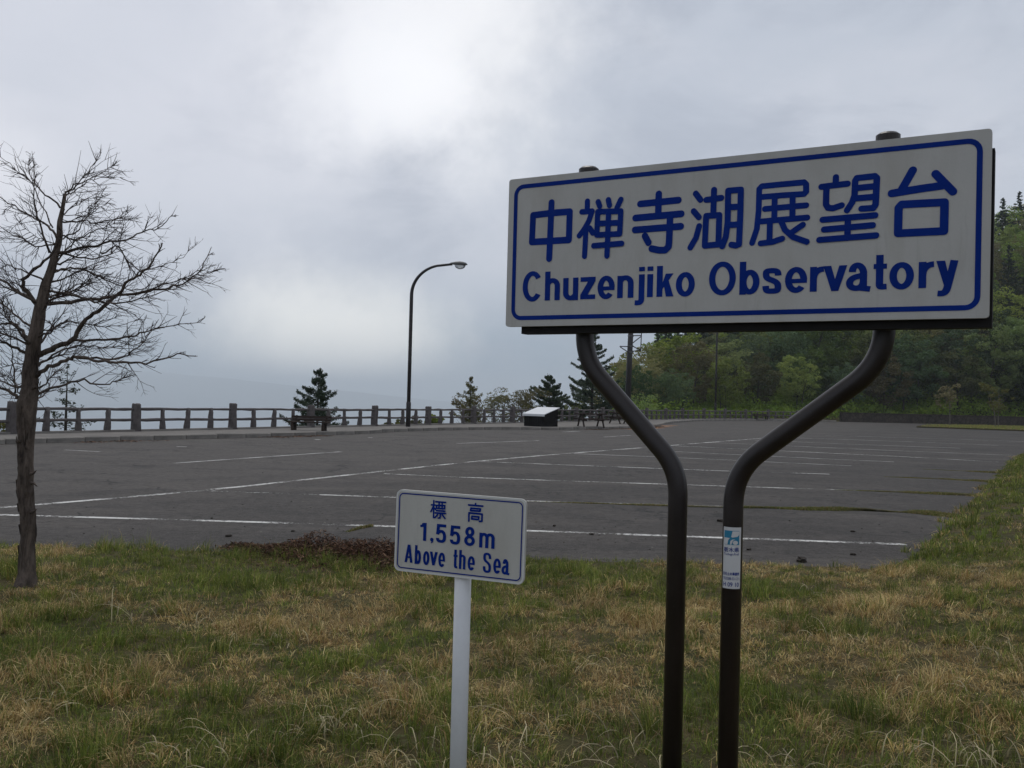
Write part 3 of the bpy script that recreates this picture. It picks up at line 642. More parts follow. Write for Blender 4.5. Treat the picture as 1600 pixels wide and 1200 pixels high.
def letter(ch, u0, u1, v0, v1, y, x0, z0, mat, parent, w, xf=1.0, name='letter'):
    """stems are xf times as heavy as the bars"""
    b = MB(); G = glyph(ch, (u1 - u0) / xf, v1 - v0, w); i = 0; layer = 0
    while i < len(G):
        yy = y - 0.00025 * layer; layer += 1
        if isinstance(G[i], str):
            P = G[i + 1]; i += 2; vs_ = [(x0 + u0 + a * xf, yy, z0 + v0 + c) for a, c in P]
            ar = sum(P[q][0] * P[(q + 1) % len(P)][1] - P[(q + 1) % len(P)][0] * P[q][1] for q in range(len(P)))
            b.add(vs_ if ar > 0 else vs_[::-1], [tuple(range(len(P)))]); continue
        st = G[i]; ww = w; i += 1
        if isinstance(st, tuple): st, kf = st; ww = w * kf
        P = [Vector(p) for p in st]; P = [P[0]] + [P[q] for q in range(1, len(P)) if (P[q] - P[q - 1]).length > 1e-6]; closed = (P[0] - P[-1]).length < 1e-6; n = len(P); vs_ = []
        for q in range(n):
            t0 = P[q] - P[q - 1] if q > 0 else (P[0] - P[n - 2] if closed else P[1] - P[0])
            t1 = P[q + 1] - P[q] if q < n - 1 else (P[1] - P[0] if closed else P[n - 1] - P[n - 2])
            t0.normalize(); t1.normalize(); t = (t0 + t1).normalized(); nn_ = Vector((-t.y, t.x)) * (ww / 2 / max(0.5, t.dot(t1)))
            vs_ += [(x0 + u0 + (P[q].x + nn_.x) * xf, yy, z0 + v0 + P[q].y + nn_.y), (x0 + u0 + (P[q].x - nn_.x) * xf, yy, z0 + v0 + P[q].y - nn_.y)]
        b.add(vs_, [(2 * q, 2 * q + 1, 2 * q + 3, 2 * q + 2) for q in range(n - 1)])
    return b.build(name, mat, parent, local=True)
def glyph_boxes(rows, ox, oy, sc): return [(ch, ox + a / sc, oy + t / sc, ox + b_ / sc, oy + bt / sc) for ch, a, t, b_, bt in rows]
G1 = glyph_boxes([('C', 90, 183, 255, 435), ('h', 276, 183, 401, 422), ('u', 427, 237, 553, 418), ('z', 571, 232, 696, 414), ('e', 714, 224, 857, 413), ('n', 878, 213, 1014, 404), ('j', 1026, 146, 1105, 465), ('i', 1128, 142, 1176, 394), ('k', 1207, 140, 1348, 392), ('o', 1366, 191, 1524, 390)], 800, 390, 5.333)
G2 = glyph_boxes([('O', 125, 199, 416, 574), ('b', 457, 197, 675, 555), ('s', 708, 271, 912, 550), ('e', 951, 260, 1192, 540), ('r', 1222, 248, 1372, 525)], 1090, 380, 6.957)
G3 = glyph_boxes([('v', -85, 213, 146, 455), ('a', 157, 200, 370, 457), ('t', 400, 106, 528, 442), ('o', 552, 184, 788, 442), ('r', 833, 171, 980, 430), ('y', 1000, 165, 1218, 510)], 1300, 380, 6.154)
for ch, a, t, b_, bt in G1 + G2 + G3:
    xm, ym = (a + b_) / 2, (t + bt) / 2
    ul = sl_px(a, ym)[0]; ur = sl_px(b_, ym)[0]; vt = sl_px(xm, t)[1]; vb = sl_px(xm, bt)[1]
    vb = 0.0736 if ch in 'jy' else 0.1012 if ch in 'CeoOsabu' else 0.1038; vt = 0.2265 if ch in 'CO' else 0.2218 if ch in 'hjikbt' else 0.1940 if ch in 'eosa' else 0.1922
    letter(ch, ul, ur, vb, vt, YF - 0.0014, U0, ZF, M['blue'], board, 0.0192, 1.24)

# bent posts: straight up behind the board, bending in, then straight to the ground
def arc_path(P, rad, n=8):
    P = [Vector(p) for p in P]; out = [P[0]]
    for i in range(1, len(P) - 1):
        a = (P[i - 1] - P[i]).normalized(); c = (P[i + 1] - P[i]).normalized(); ang = a.angle(c); d = rad / math.tan(ang / 2)
        p0 = P[i] + a * d; p1 = P[i] + c * d
        for k_ in range(n + 1):
            t = k_ / n; out.append(p0 * (1 - t) ** 2 + P[i] * 2 * t * (1 - t) + p1 * t * t)
    out.append(P[-1]); return out
PO = SO - SNx * 0.125           # posts stand behind the frame
def post_px(px, py):
    q = sl_px(px, py, PO); return (q[0] + U0, YF + 0.125, q[1] + ZF)
PR = 0.0375
def sign_post(pix):
    P = [post_px(*p) for p in pix]
    P[-2] = (P[-1][0], P[-2][1], P[-2][2]); top = (P[1][0], P[0][1], P[0][2]); bot = (P[-1][0], P[-1][1], -0.25)
    pts = arc_path([top] + P[1:-1] + [bot], 0.26, 10); b = MB(); b.tube(pts, PR, 24)
    o = b.build('post', M['pipe'], SIGN, local=True, smooth=True)
    o.data.polygons[len(o.data.polygons) - 1].use_smooth = False
    c = MB(); c.tube([(top[0], top[1], top[2] - 0.02), (top[0], top[1], top[2] + 0.012), (top[0], top[1], top[2] + 0.02)], [PR + 0.004, PR + 0.004, PR - 0.006], 24); c.build('post_cap', M['pipe'], o, local=True)
    return o
pl = sign_post([(922, 269), (913, 562), (1056.4, 733), (1056.4, 900)])
pr = sign_post([(1390, 217), (1381, 566), (1143.4, 735), (1143.4, 900)])
# sticker on the right-hand post
q0 = sl_px(1144.5, 822, PO); q1 = sl_px(1142, 917, PO); sx = post_px(1143.4, 900)[0]; sz1 = q0[1] + ZF; sz0 = q1[1] + ZF; cy = YF + 0.125
view_a = math.atan2(-1, 0)
def wrap(b, z0, z1, a0, a1, r, n=10, mi=0):
    vs_ = []
    for i in range(n + 1):
        a = math.radians(lerp(a0, a1, i / n)); 
        for z in (z0, z1): vs_.append((sx + r * math.cos(a), cy + r * math.sin(a), z))
    b.add(vs_, [(2 * i, 2 * i + 2, 2 * i + 3, 2 * i + 1) for i in range(n)], mi)
PCX = np.array([sx, cy]); 
# angle (sign-local) that faces the camera
loc_cam = Matrix.Rotation(-SIGN.rotation_euler[2], 3, 'Z') @ (Vector((0, 0, 0)) - Vector(SIGN.location)); vang = math.degrees(math.atan2(loc_cam.y - cy, loc_cam.x - sx))
A0, A1 = vang - 58, vang + 52
b = MB(); wrap(b, sz0, sz1, A0, A1, PR + 0.0012, 14); STK = b.build('sticker', M['sticker'], SIGN, local=True, smooth=True)
STH = sz1 - sz0; STW = math.radians(A1 - A0) * (PR + 0.0012)
def stick_map(o, step):
    co = np.empty(len(o.data.vertices) * 3); o.data.vertices.foreach_get('co', co); co = co.reshape(-1, 3)
    a = np.radians(A0 + (A1 - A0) * co[:, 0]); r = PR + 0.0012 + step
    o.data.vertices.foreach_set('co', np.c_[sx + r * np.cos(a), cy + r * np.sin(a), sz1 - STH * co[:, 1]].ravel()); o.data.update()
def stick_poly(name, polys, mat, step=0.0010):
    bm = bmesh.new()
    for P in polys: bm.faces.new([bm.verts.new((x, y, 0)) for x, y in P])
    bmesh.ops.triangulate(bm, faces=bm.faces); bmesh.ops.subdivide_edges(bm, edges=list(bm.edges), cuts=9, use_grid_fill=True)
    me = bpy.data.meshes.new(name); bm.to_mesh(me); bm.free(); me.materials.append(mat); o = link(name, me, STK); stick_map(o, step); return o
def disc(cx, cy_, rx, ry, n=20, a0=0, a1=360): return [(cx + rx * math.cos(math.radians(lerp(a0, a1, i / n))), cy_ + ry * math.sin(math.radians(lerp(a0, a1, i / n)))) for i in range(n)]
stick_poly('emblem_field', [[(0.08, 0.055), (0.87, 0.055), (0.87, 0.285), (0.08, 0.285)]], M['teal'])
stick_poly('emblem_mark', [[(0.52, 0.062), (0.855, 0.062), (0.855, 0.118), (0.76, 0.150), (0.52, 0.165), (0.46, 0.155), (0.55, 0.125)], [(0.10, 0.172), (0.40, 0.175), (0.32, 0.21), (0.28, 0.28), (0.10, 0.28)],
           disc(0.665, 0.248, 0.125, 0.034), [(0.40, 0.28), (0.43, 0.22), (0.52, 0.198), (0.66, 0.195), (0.55, 0.215), (0.49, 0.24), (0.48, 0.28)]], M['sticker'], 0.0020)
def stick_text(s, x0, x1, y0, y1, bold=0.0):
    me = text_mesh(s, bold); co = np.empty(len(me.vertices) * 3); me.vertices.foreach_get('co', co); co = co.reshape(-1, 3); mn, mx = co.min(0), co.max(0)
    q = np.zeros_like(co); q[:, 0] = x0 + (co[:, 0] - mn[0]) / (mx[0] - mn[0]) * (x1 - x0); q[:, 1] = y1 - (co[:, 1] - mn[1]) / (mx[1] - mn[1]) * (y1 - y0)
    me.vertices.foreach_set('co', q.ravel()); me.materials.clear(); me.materials.append(M['blue']); o = link('printed_line', me, STK); stick_map(o, 0.0010)
stick_text('栃木県', 0.07, 0.88, 0.325, 0.405, 0.012); stick_text('Tochigi-Pref', 0.07, 0.87, 0.418, 0.468)
stick_text('日光土木事務所', 0.06, 0.92, 0.730, 0.785, 0.02); stick_text('TEL0288-53-1211', 0.06, 0.92, 0.812, 0.855); stick_text('H 09 10', 0.08, 0.90, 0.895, 0.965, 0.01)

# ------------------------------------------------------------------ the small elevation sign
Q0 = np.array([-0.411, 3.420, 0.964]); QW, QH = 0.503, 0.294
QU = unit(np.array([0.465, -0.183, -0.0055])); QN = unit(np.array([QU[1], -QU[0], 0.0])); QZ = np.cross(QU, -QN); QZ = QZ if QZ[2] > 0 else -QZ
qp = on_y(711.5, 1195, 3.36)
p_top = Q0 + QU * QW * 0.5 - QN * 0.04
SMALL = thing('elevation_sign', (p_top[0], p_top[1], float(ground_z(p_top[0], p_top[1]))), 'small white rounded board reading 1,558m Above the Sea on a white post', 'sign')
rot = math.atan2(QU[1], QU[0]); SMALL.rotation_euler = (0, 0, rot)
tilt = math.asin(QU[2])
holder = SMALL
zq = Q0[2] - SMALL.location.z
def qpx(px, py): return sl_px(px, py, Q0, QU, QN, QZ)
qb = plate('board', QW, QH, 0.022, -QW / 2, -0.04, 0, 0.012, M['sheet_small'], SMALL); qb.location = (0, 0, zq); qb.rotation_euler = (0, 0, 0)
qb.rotation_euler = (0, -tilt, 0)
rim = ring_border('rim', QW, QH, 0.022, 0.007, -QW / 2, -0.0412, 0, M['rim'], qb)
ring_border('border_line', QW - 0.022, QH - 0.022, 0.018, 0.0042, -QW / 2 + 0.011, -0.0412, 0.011, M['blue'], qb)
s1 = crop(650, 770, 12.308)
strokes_obj('kanji_character', s1([[(345, 165), (338, 490)], [(300, 245), (375, 250)], [(340, 265), (290, 375)], [(345, 300), (378, 330)], [(385, 185), (575, 200)], [(400, 255), (395, 310), (555, 322), (560, 262), (400, 255)], [(450, 195), (447, 310)], [(510, 200), (507, 315)],
            [(400, 355), (560, 368)], [(378, 400), (575, 412)], [(475, 410), (470, 495), (435, 498)], [(420, 435), (370, 490)], [(515, 440), (565, 505)]]), 0.0062, qpx, -0.04, -QW / 2, 0, M['blue'], qb)
strokes_obj('kanji_character', s1([[(1148, 225), (1146, 258)], [(1015, 248), (1285, 272)], [(1060, 310), (1052, 355), (1235, 368), (1243, 325), (1060, 310)], [(1018, 555), (1022, 400), (1275, 425), (1268, 560), (1225, 565)], [(1080, 465), (1075, 515), (1205, 530), (1212, 478), (1080, 465)]]), 0.0068, qpx, -0.04, -QW / 2, 0, M['blue'], qb)
G4 = glyph_boxes([('1', 378, 452, 443, 640), (',', 480, 608, 517, 668), ('5', 545, 468, 650, 662), ('5', 690, 483, 797, 680), ('8', 838, 495, 950, 695), ('m', 993, 560, 1155, 718),
                  ('A', 218, 680, 302, 866), ('b', 322, 688, 388, 884), ('o', 408, 748, 475, 894), ('v', 476, 755, 560, 897), ('e', 567, 763, 638, 915), ('t', 725, 733, 768, 927), ('h', 783, 738, 852, 937), ('e', 872, 800, 948, 950),
                  ('S', 1033, 765, 1118, 975), ('e', 1139, 825, 1219, 984), ('a', 1235, 838, 1310, 994)], 600, 750, 6.667)
for ch, a, t, b_, bt in G4:
    xm, ym = (a + b_) / 2, (t + bt) / 2
    # the boxes slope with the board: shift the sides to the middle height before reading them
    letter(ch, qpx(a, ym)[0], qpx(b_, ym)[0], qpx(xm, bt)[1], qpx(xm, t)[1], -0.0415, -QW / 2, 0, M['blue'], qb, 0.0104 if ch in '1,558m' else 0.0082, 1.2)
bx = qpx(716.5, 905)[0] - QW / 2
b = MB(); b.tube([(bx, -0.002, -0.25), (bx, -0.002, zq + QH - 0.03)], 0.030, 20); b.build('post', M['white_post'], SMALL, local=True, smooth=True)
c = MB(); c.tube([(bx, -0.002, zq + QH - 0.03), (bx, -0.002, zq + QH - 0.022)], [0.031, 0.024], 20); c.build('post_cap', M['white_post'], SMALL, local=True)
for zz in (0.07, 0.22):
    c = MB(); c.box((bx, -0.012, zq + zz), (0.09, 0.03, 0.022)); c.build('bracket', M['steel'], SMALL, local=True)

# ------------------------------------------------------------------ grass
def in_lot(x, y):
    dn = edge_y(x) - y; dr = (x - E0[0]) * EN[0] + (y - E0[1]) * EN[1]; return np.maximum(dn, dr)
def blades(px, py, h, w, lean, ldir, col, seed=0, base_z=None, segs=2):
    """bent grass blades: two segments and a tip"""
    r = np.random.default_rng(seed); n = len(px); z0 = (ground_z(px, py) if base_z is None else base_z) - 0.01
    yaw = r.uniform(0, 2 * np.pi, n); wx, wy = np.cos(yaw) * w / 2, np.sin(yaw) * w / 2
    lx, ly = np.cos(ldir), np.sin(ldir); hm = h * 0.55
    mx_, my_ = px + lx * lean * h * 0.28, py + ly * lean * h * 0.28; mz = z0 + hm * (1 - 0.25 * lean)
    tx, ty = px + lx * lean * h * 0.95, py + ly * lean * h * 0.95; tz = z0 + h * (1 - 0.62 * lean)
    V = np.stack([np.c_[px - wx, py - wy, z0], np.c_[px + wx, py + wy, z0], np.c_[mx_ - wx * .8, my_ - wy * .8, mz], np.c_[mx_ + wx * .8, my_ + wy * .8, mz], np.c_[tx, ty, tz]], 1).reshape(-1, 3)
    b_ = np.arange(n)[:, None] * 5
    T = np.concatenate([b_ + [0, 1, 3], b_ + [0, 3, 2], b_ + [2, 3, 4]], 1).reshape(-1, 3)
    return V, T, np.repeat(col, 5, 0)
GREEN = np.array([[0.185, 0.225, 0.040], [0.140, 0.185, 0.032], [0.250, 0.265, 0.058], [0.100, 0.140, 0.028]])
DRY = np.array([[0.53, 0.390, 0.165], [0.41, 0.290, 0.112], [0.62, 0.490, 0.240], [0.32, 0.195, 0.078]])
def dryness(x, y):
    d = 0.5 + 0.72 * (fnoise(x, y, 1.1, 51, 4) - 0.5) + 0.62 * (fnoise(x, y, 0.24, 57, 2) - 0.5)
    d = d + 0.06 * sstep(-3.0, 1.5, x) - 0.10 - 0.06 * sstep(6.5, 8.5, y) * (1 - sstep(-1, 1, x))
    dr = (x - E0[0]) * EN[0] + (y - E0[1]) * EN[1]
    return d - 0.26 * np.exp(-((dr - 0.55) / 0.6) ** 2) * (y > 9.3)
def grass_patch(name, x, y, seed, hs=1.0, ws=1.0, per=14):
    """every point is a tuft: its blades share a colour, a height and a lean, and fan out from its middle"""
    r = np.random.default_rng(seed); nt_ = len(x); d = dryness(x, y) + r.normal(0, 0.05, nt_)
    tdry = sstep(0.36, 0.60, d); hn = fnoise(x, y, 0.55, 61, 2); tus = sstep(0.55, 0.74, fnoise(x, y, 0.33, 63, 2))
    th = (0.030 + 0.060 * hn + 0.075 * tus) * r.uniform(0.5, 1.5, nt_) * hs; tr_ = r.uniform(0.012, 0.05, nt_) * ws ** 0.5
    tl = fnoise(x, y, 0.45, 71, 2) * 14.0 + r.normal(0, 0.7, nt_); tb_ = r.uniform(0.6, 1.35, nt_) * (0.72 + 0.55 * fnoise(x, y, 0.4, 81, 2)); pal = r.integers(0, 4, nt_)
    k_ = np.repeat(np.arange(nt_), per); n = len(k_); a = r.uniform(0, 6.28, n); rad = np.sqrt(r.uniform(0, 1, n)) * tr_[k_]
    bx_, by_ = x[k_] + np.cos(a) * rad, y[k_] + np.sin(a) * rad
    isdry = r.uniform(0, 1, n) < tdry[k_] * 0.88 + 0.06
    h = th[k_] * r.uniform(0.45, 1.3, n); h = np.where(isdry, h * 1.15, h)
    lean = np.where(isdry, r.uniform(0.45, 1.45, n), r.uniform(0.05, 0.95, n))
    ld = np.where(r.uniform(0, 1, n) < 0.5, a + r.normal(0, 0.5, n), tl[k_] + r.normal(0, 0.6, n))
    w = r.uniform(0.0022, 0.0045, n) * ws
    pj = np.where(r.uniform(0, 1, n) < 0.6, pal[k_], r.integers(0, 4, n))
    c = np.where(isdry[:, None], DRY[pj], GREEN[pj]) * (tb_[k_] * r.uniform(0.75, 1.2, n))[:, None]
    V, T, Cc = blades(bx_, by_, h, w, lean, ld, c, seed)
    return tag(link(name, np_mesh(name, V, T, M['grass'], Cc)), kind='stuff')
def scatter(n, x0, x1, y0, y1, seed, keep):
    r = np.random.default_rng(seed); x = r.uniform(x0, x1, n); y = r.uniform(y0, y1, n); k_ = keep(x, y, r); return x[k_], y[k_]
nearview = lambda x, y: np.abs(x) < y * 0.56 + 1.9
x, y = scatter(68000, -8, 8, 2.3, 10.2, 1, lambda x, y, r: (in_lot(x, y) + (fnoise(x, y, 0.35, 91, 2) - 0.5) * 0.5 > -0.02) & nearview(x, y) & (r.uniform(0, 1, len(x)) < np.clip(1.25 - y * 0.075, 0.4, 1)))
tag(grass_patch('grass', x, y, 2, ws=1.0), 'uneven green and straw coloured lawn grass in front of the parking lot', 'grass')
x, y = scatter(34000, 3.5, 24, 9.0, 34, 3, lambda x, y, r: (in_lot(x, y) + (fnoise(x, y, 0.5, 92, 2) - 0.5) * 0.5 > -0.03) & (np.abs(x) < y * 0.58 + 1.2) & (y > 9.3) & ((np.abs((x - E0[0]) * EN[0] + (y - E0[1]) * EN[1] - 1.35 - 0.2 * (fnoise(x, y, 1.5, 5, 2) - 0.5)) > 0.13) | (r.uniform(0, 1, len(x)) < 0.25)))
tag(grass_patch('verge_grass', x, y, 4, 1.15, 2.3, 14), 'grass on the low bank along the right-hand edge of the asphalt', 'grass')
# long pale curled blades
def long_blades(name, spots, seed, label):
    r = np.random.default_rng(seed); b = MB(); rr = random.Random(seed)
    for (px, py, cnt, ln) in spots:
        c = on_z(px, py, 0.12)
        for _ in range(cnt):
            x0, y0 = c[0] + r.normal(0, 0.12), c[1] + r.normal(0, 0.10); z0 = float(ground_z(x0, y0)) - 0.01; a = r.uniform(0, 6.28); L = ln * r.uniform(0.5, 1.2); w = r.uniform(0.0022, 0.0042); el = r.uniform(0.9, 1.5); P = [Vector((x0, y0, z0))]; bend = r.uniform(0.25, 0.6)
            for k_ in range(6):
                P.append(P[-1] + Vector((math.cos(a) * math.cos(el), math.sin(a) * math.cos(el), math.sin(el))) * (L / 6)); el -= bend; a += r.normal(0, 0.12)
            for k_ in range(1, 7):
                zz = float(ground_z(P[k_].x, P[k_].y)) + 0.015
                if P[k_].z < zz: P[k_].z = zz
            s_ = Vector((math.sin(a), -math.cos(a), 0.3)).normalized()
            vs_ = []
            for k_, p in enumerate(P): q = s_ * (w * (1 - k_ / 7.5)); vs_ += [p - q, p + q]
            b.add(vs_, [(2 * k_, 2 * k_ + 1, 2 * k_ + 3, 2 * k_ + 2) for k_ in range(6)])
    V = np.array(b.v); cc = np.repeat(np.array([0.50, 0.43, 0.26])[None] * np.random.default_rng(seed).uniform(0.45, 1.1, (len(V) // 14, 1)), 14, 0)
    tag(link(name, np_mesh(name, V, np.array(b.f), M['grass'], cc)), label, 'grass', kind='stuff')
long_blades('straw_tufts', [(1480, 1170, 26, 0.30), (1545, 1190, 18, 0.26), (1420, 1195, 12, 0.25), (1560, 1030, 18, 0.25), (1500, 1080, 14, 0.25), (760, 1190, 20, 0.26), (820, 1150, 10, 0.3), (540, 1130, 24, 0.25), (470, 1150, 18, 0.24), (300, 1180, 22, 0.24), (620, 1190, 14, 0.24),
                            (90, 1090, 20, 0.2), (950, 1180, 14, 0.28), (1010, 1150, 10, 0.25), (1230, 1190, 14, 0.22), (1530, 900, 16, 0.25), (320, 960, 14, 0.22), (120, 930, 10, 0.25), (420, 1000, 14, 0.2), (190, 960, 8, 0.35), (620, 1060, 16, 0.2), (900, 1030, 16, 0.18), (1330, 1000, 16, 0.2), (1280, 920, 14, 0.2)], 11,
            'long pale curled straw blades standing out of the lawn')
# weeds growing in the joints of the lot
def weeds(name, path, n, width, seed, label, hs=1.0, grow=0.3):
    r = np.random.default_rng(seed); P = np.array([on_z(*p)[:2] for p in path]); d = np.r_[0, np.cumsum(np.linalg.norm(np.diff(P, axis=0), axis=1))]
    s_ = d[-1] * np.power(r.uniform(0, 1, n), 1 / (1 + grow * 3)); t = s_ / d[-1]
    x = np.interp(s_, d, P[:, 0]) + r.normal(0, 0.3, n) * 0.05; y = np.interp(s_, d, P[:, 1]) + r.normal(0, 1, n) * width * (0.2 + 1.1 * t ** 1.8) * (0.15 + 1.2 * vnoise(x, y=x * 0, scale=0.5, seed=seed))
    isdry = r.uniform(0, 1, n) < 0.35 + 0.25 * (vnoise(x, y, 0.6, seed + 3) - 0.5); c = np.where(isdry[:, None], DRY[r.integers(0, 4, n)] * 0.55, GREEN[r.integers(0, 4, n)] * np.array([0.72, 0.70, 0.8])) * r.uniform(0.6, 1.25, (n, 1))
    h = (0.02 + 0.07 * t * vnoise(x, y, 0.4, seed + 1)) * r.uniform(0.5, 1.3, n) * hs
    V, T, Cc = blades(x, y, h, r.uniform(0.004, 0.009, n), r.uniform(0.3, 1.2, n), r.uniform(0, 6.28, n), c, seed, base_z=np.full(n, 0.008))
    tag(link(name, np_mesh(name, V, T, M['grass'], Cc)), label, 'weeds', kind='stuff')
weeds('joint_weeds', [(820, 783.5), (1100, 792), (1330, 797), (1440, 802), (1500, 807)], 26000, 0.10, 21, 'moss and weeds along the second joint of the lot, thickening towards the bank', 1.0)
weeds('joint_weeds', [(1300, 765.5), (1400, 769), (1480, 772), (1550, 775)], 12000, 0.13, 22, 'moss and weeds along the third joint beside the bank')
weeds('joint_weeds', [(1380, 745), (1480, 749), (1590, 755)], 9000, 0.15, 23, 'thin line of weeds along the fourth joint beside the bank')
weeds('joint_weeds', [(1440, 733), (1600, 741)], 4000, 0.14, 24, 'faint line of weeds in the far joint beside the bank')
weeds('joint_weeds', [(540, 832), (560, 826), (580, 822)], 1200, 0.04, 25, 'small yellow green moss patch on the asphalt near the leaf heap', 0.8)

# ------------------------------------------------------------------ heap of dead leaves at the edge of the lot
def leaf_heap():
    r = np.random.default_rng(5); n = 15000
    A = on_z(352, 856, 0.05)[:2]; B = on_z(628, 880, 0.05)[:2]; t = r.beta(1.3, 1.1, n); c = A + (B - A) * t[:, None]
    wd = 0.22 + 0.22 * sstep(0.0, 0.55, t); off = r.standard_t(3, (n, 2)).clip(-5, 5) * 0.45 * np.c_[np.full(n, 0.12), wd]
    x, y = c[:, 0] + off[:, 0], c[:, 1] + off[:, 1] + 0.1
    hm = (0.06 + 0.13 * sstep(0, 0.6, t)) * np.exp(-(off[:, 1] / (wd * 0.75)) ** 2) * (0.15 + 1.7 * fnoise(x, y, 0.3, 5, 2))
    z = np.maximum(ground_z(x, y), 0.0) + hm * r.uniform(0.25, 1.0, n) + 0.006
    L = r.uniform(0.02, 0.06, n); W = r.uniform(0.004, 0.014, n); a = r.uniform(0, 6.28, n); e = r.normal(0, 0.5, n); ro = r.normal(0, 0.8, n)
    dx = np.c_[np.cos(a) * np.cos(e), np.sin(a) * np.cos(e), np.sin(e)] * L[:, None] / 2; sxv = np.c_[-np.sin(a) * np.cos(ro), np.cos(a) * np.cos(ro), np.sin(ro)] * W[:, None] / 2; P = np.c_[x, y, z]
    V = np.stack([P - dx, P - sxv, P + dx, P + sxv], 1).reshape(-1, 3); Fq = np.arange(4 * n).reshape(-1, 4)
    pal = np.array([[0.115, 0.060, 0.038], [0.070, 0.038, 0.026], [0.185, 0.112, 0.070], [0.042, 0.025, 0.018]])
    tag(link('leaf_heap', np_mesh('leaf_heap', V, Fq, M['litter'], np.repeat(pal[r.integers(0, 4, n)] * r.uniform(0.7, 1.3, (n, 1)), 4, 0))), 'long heap of reddish brown dead leaves at the edge of the asphalt', 'leaf heap', kind='stuff')
    # loose litter along the kerb and over the lot
    k1 = kpath[(kpath[:, 1] > 26) & (kpath[:, 1] < 62)]; n = 9000; q = k1[r.integers(0, len(k1), n)] + r.normal(0, 0.35, (n, 2)); nrm = np.array([0.876, -0.482])
    dense = fnoise(q[:, 0], q[:, 1], 5, 77, 2); kp = dense > 0.5; q = q[kp] + nrm * 0.22 * r.uniform(0.6, 2.0, (kp.sum(), 1)); n = len(q)
    a = r.uniform(0, 6.28, n); L = r.uniform(0.03, 0.09, n); dx = np.c_[np.cos(a), np.sin(a), a * 0] * L[:, None] / 2; sy = np.c_[-np.sin(a), np.cos(a), a * 0 + 0.3] * L[:, None] / 3; P = np.c_[q, np.full(n, 0.022)]
    V = np.stack([P - dx, P - sy, P + dx, P + sy], 1).reshape(-1, 3)
    tag(link('leaf_litter', np_mesh('leaf_litter', V, np.arange(4 * n).reshape(-1, 4), M['litter'], np.repeat(pal[r.integers(0, 4, n)], 4, 0))), 'dead leaves blown along the foot of the kerb', 'leaves', kind='stuff')
    n = 420; x = r.uniform(-7, 9, n); y = 9.6 + r.gamma(1.3, 2.2, n); kp = (in_lot(x, y) < -0.05) & (y < 26); x, y = x[kp], y[kp]; n = len(x); a = r.uniform(0, 6.28, n); L = r.uniform(0.005, 0.02, n)
    dx = np.c_[np.cos(a), np.sin(a), a * 0] * L[:, None]; sy = np.c_[-np.sin(a), np.cos(a), a * 0 + 0.5] * L[:, None] * 0.5; P = np.c_[x, y, 0.009 + L * 0.2]; V = np.stack([P - dx, P - sy, P + dx, P + sy], 1).reshape(-1, 3)
    pal2 = np.array([[0.02, 0.016, 0.013], [0.03, 0.022, 0.016], [0.16, 0.15, 0.13], [0.05, 0.035, 0.025]])
    tag(link('grit', np_mesh('grit', V, np.arange(4 * n).reshape(-1, 4), M['litter'], np.repeat(pal2[r.integers(0, 4, n)], 4, 0))), 'scattered grit and leaf crumbs on the asphalt', 'grit', kind='stuff')
leaf_heap()
def clod(seed, s_=1.0):
    bm = bmesh.new(); bmesh.ops.create_icosphere(bm, subdivisions=2, radius=1.0); rr = random.Random(seed)
    for v in bm.verts: v.co = Vector((v.co.x, v.co.y * 0.7, v.co.z * 0.38)) * rr.uniform(0.7, 1.2)
    me = bpy.data.meshes.new('dirt_clod'); bm.to_mesh(me); bm.free(); me.materials.append(M['dirt']); return me
cl = [clod(i) for i in range(4)]
for i, (px, py, sz) in enumerate([(357, 837, .055), (1252, 876, .12), (1333, 866, .05), (1170, 858, .05), (1126, 814, .09), (1332, 830, .05), (866, 821, .045), (924, 834, .045), (458, 829, .04), (331, 809, .035), (1362, 833, .045), (1212, 807, .035), (1198, 809, .035), (838, 846, .035), (1102, 876, .05), (988, 800, .035)][:10]):
    sz *= 0.72
    p = on_z(px, py, 0.01); o = link('dirt_clod', cl[i % 4], None, (p[0], p[1], sz * 0.25), (0, 0, i * 1.3), (sz, sz, sz)); tag(o, 'small dark clod of earth lying on the asphalt', 'clod', 'clods scattered over the near asphalt')

# ------------------------------------------------------------------ bare larch
TY = 7.3
L3 = lambda pts: [(x / 2.7286, 220 + y / 2.7286) for x, y in pts]
tb = on_z(38, 905, 0.10); LARCH = thing('larch_tree', (tb[0], TY, float(ground_z(tb[0], TY))), 'bare wind-swept larch tree with a rough grey trunk on the lawn', 'tree')
trunk_px = [(38, 925, 27), (39, 912, 20), (40, 895, 15.5), (42, 850, 13.2), (43, 800, 13.6), (42, 750, 13.4), (41, 700, 13.8), (40, 660, 16.5), (41, 635, 18.5), (46, 600, 15.0), (50, 565, 13.4), (54, 535, 12.6), (60, 498, 11.6), (70, 454, 9.2), (82, 410, 7.0), (93, 370, 5.6), (99, 330, 4.0), (103, 299, 2.8)]
b = MB(); TP = []; TR = []
for i, (px, py, r_) in enumerate(trunk_px):
    p = on_y(px, py, TY); TP.append(p); TR.append(r_ * 0.78 * TY / F)
tp2 = resample(np.c_[np.array(smooth_path(TP, 4)), np.interp(np.arange(len(TP) * 4 - 3) / 4.0, np.arange(len(TP)), TR)], 0.055)
tp2[:, 0] += (vnoise(tp2[:, 2] * 0, tp2[:, 2], 0.12, 3) - 0.5) * 0.022
tp2[:, 1] += (vnoise(tp2[:, 2] * 0, tp2[:, 2], 0.15, 8) - 0.5) * 0.022
TRUNK_END = tp2[-1, :3]
nseg = 20; rr = random.Random(3); vs_ = []; 
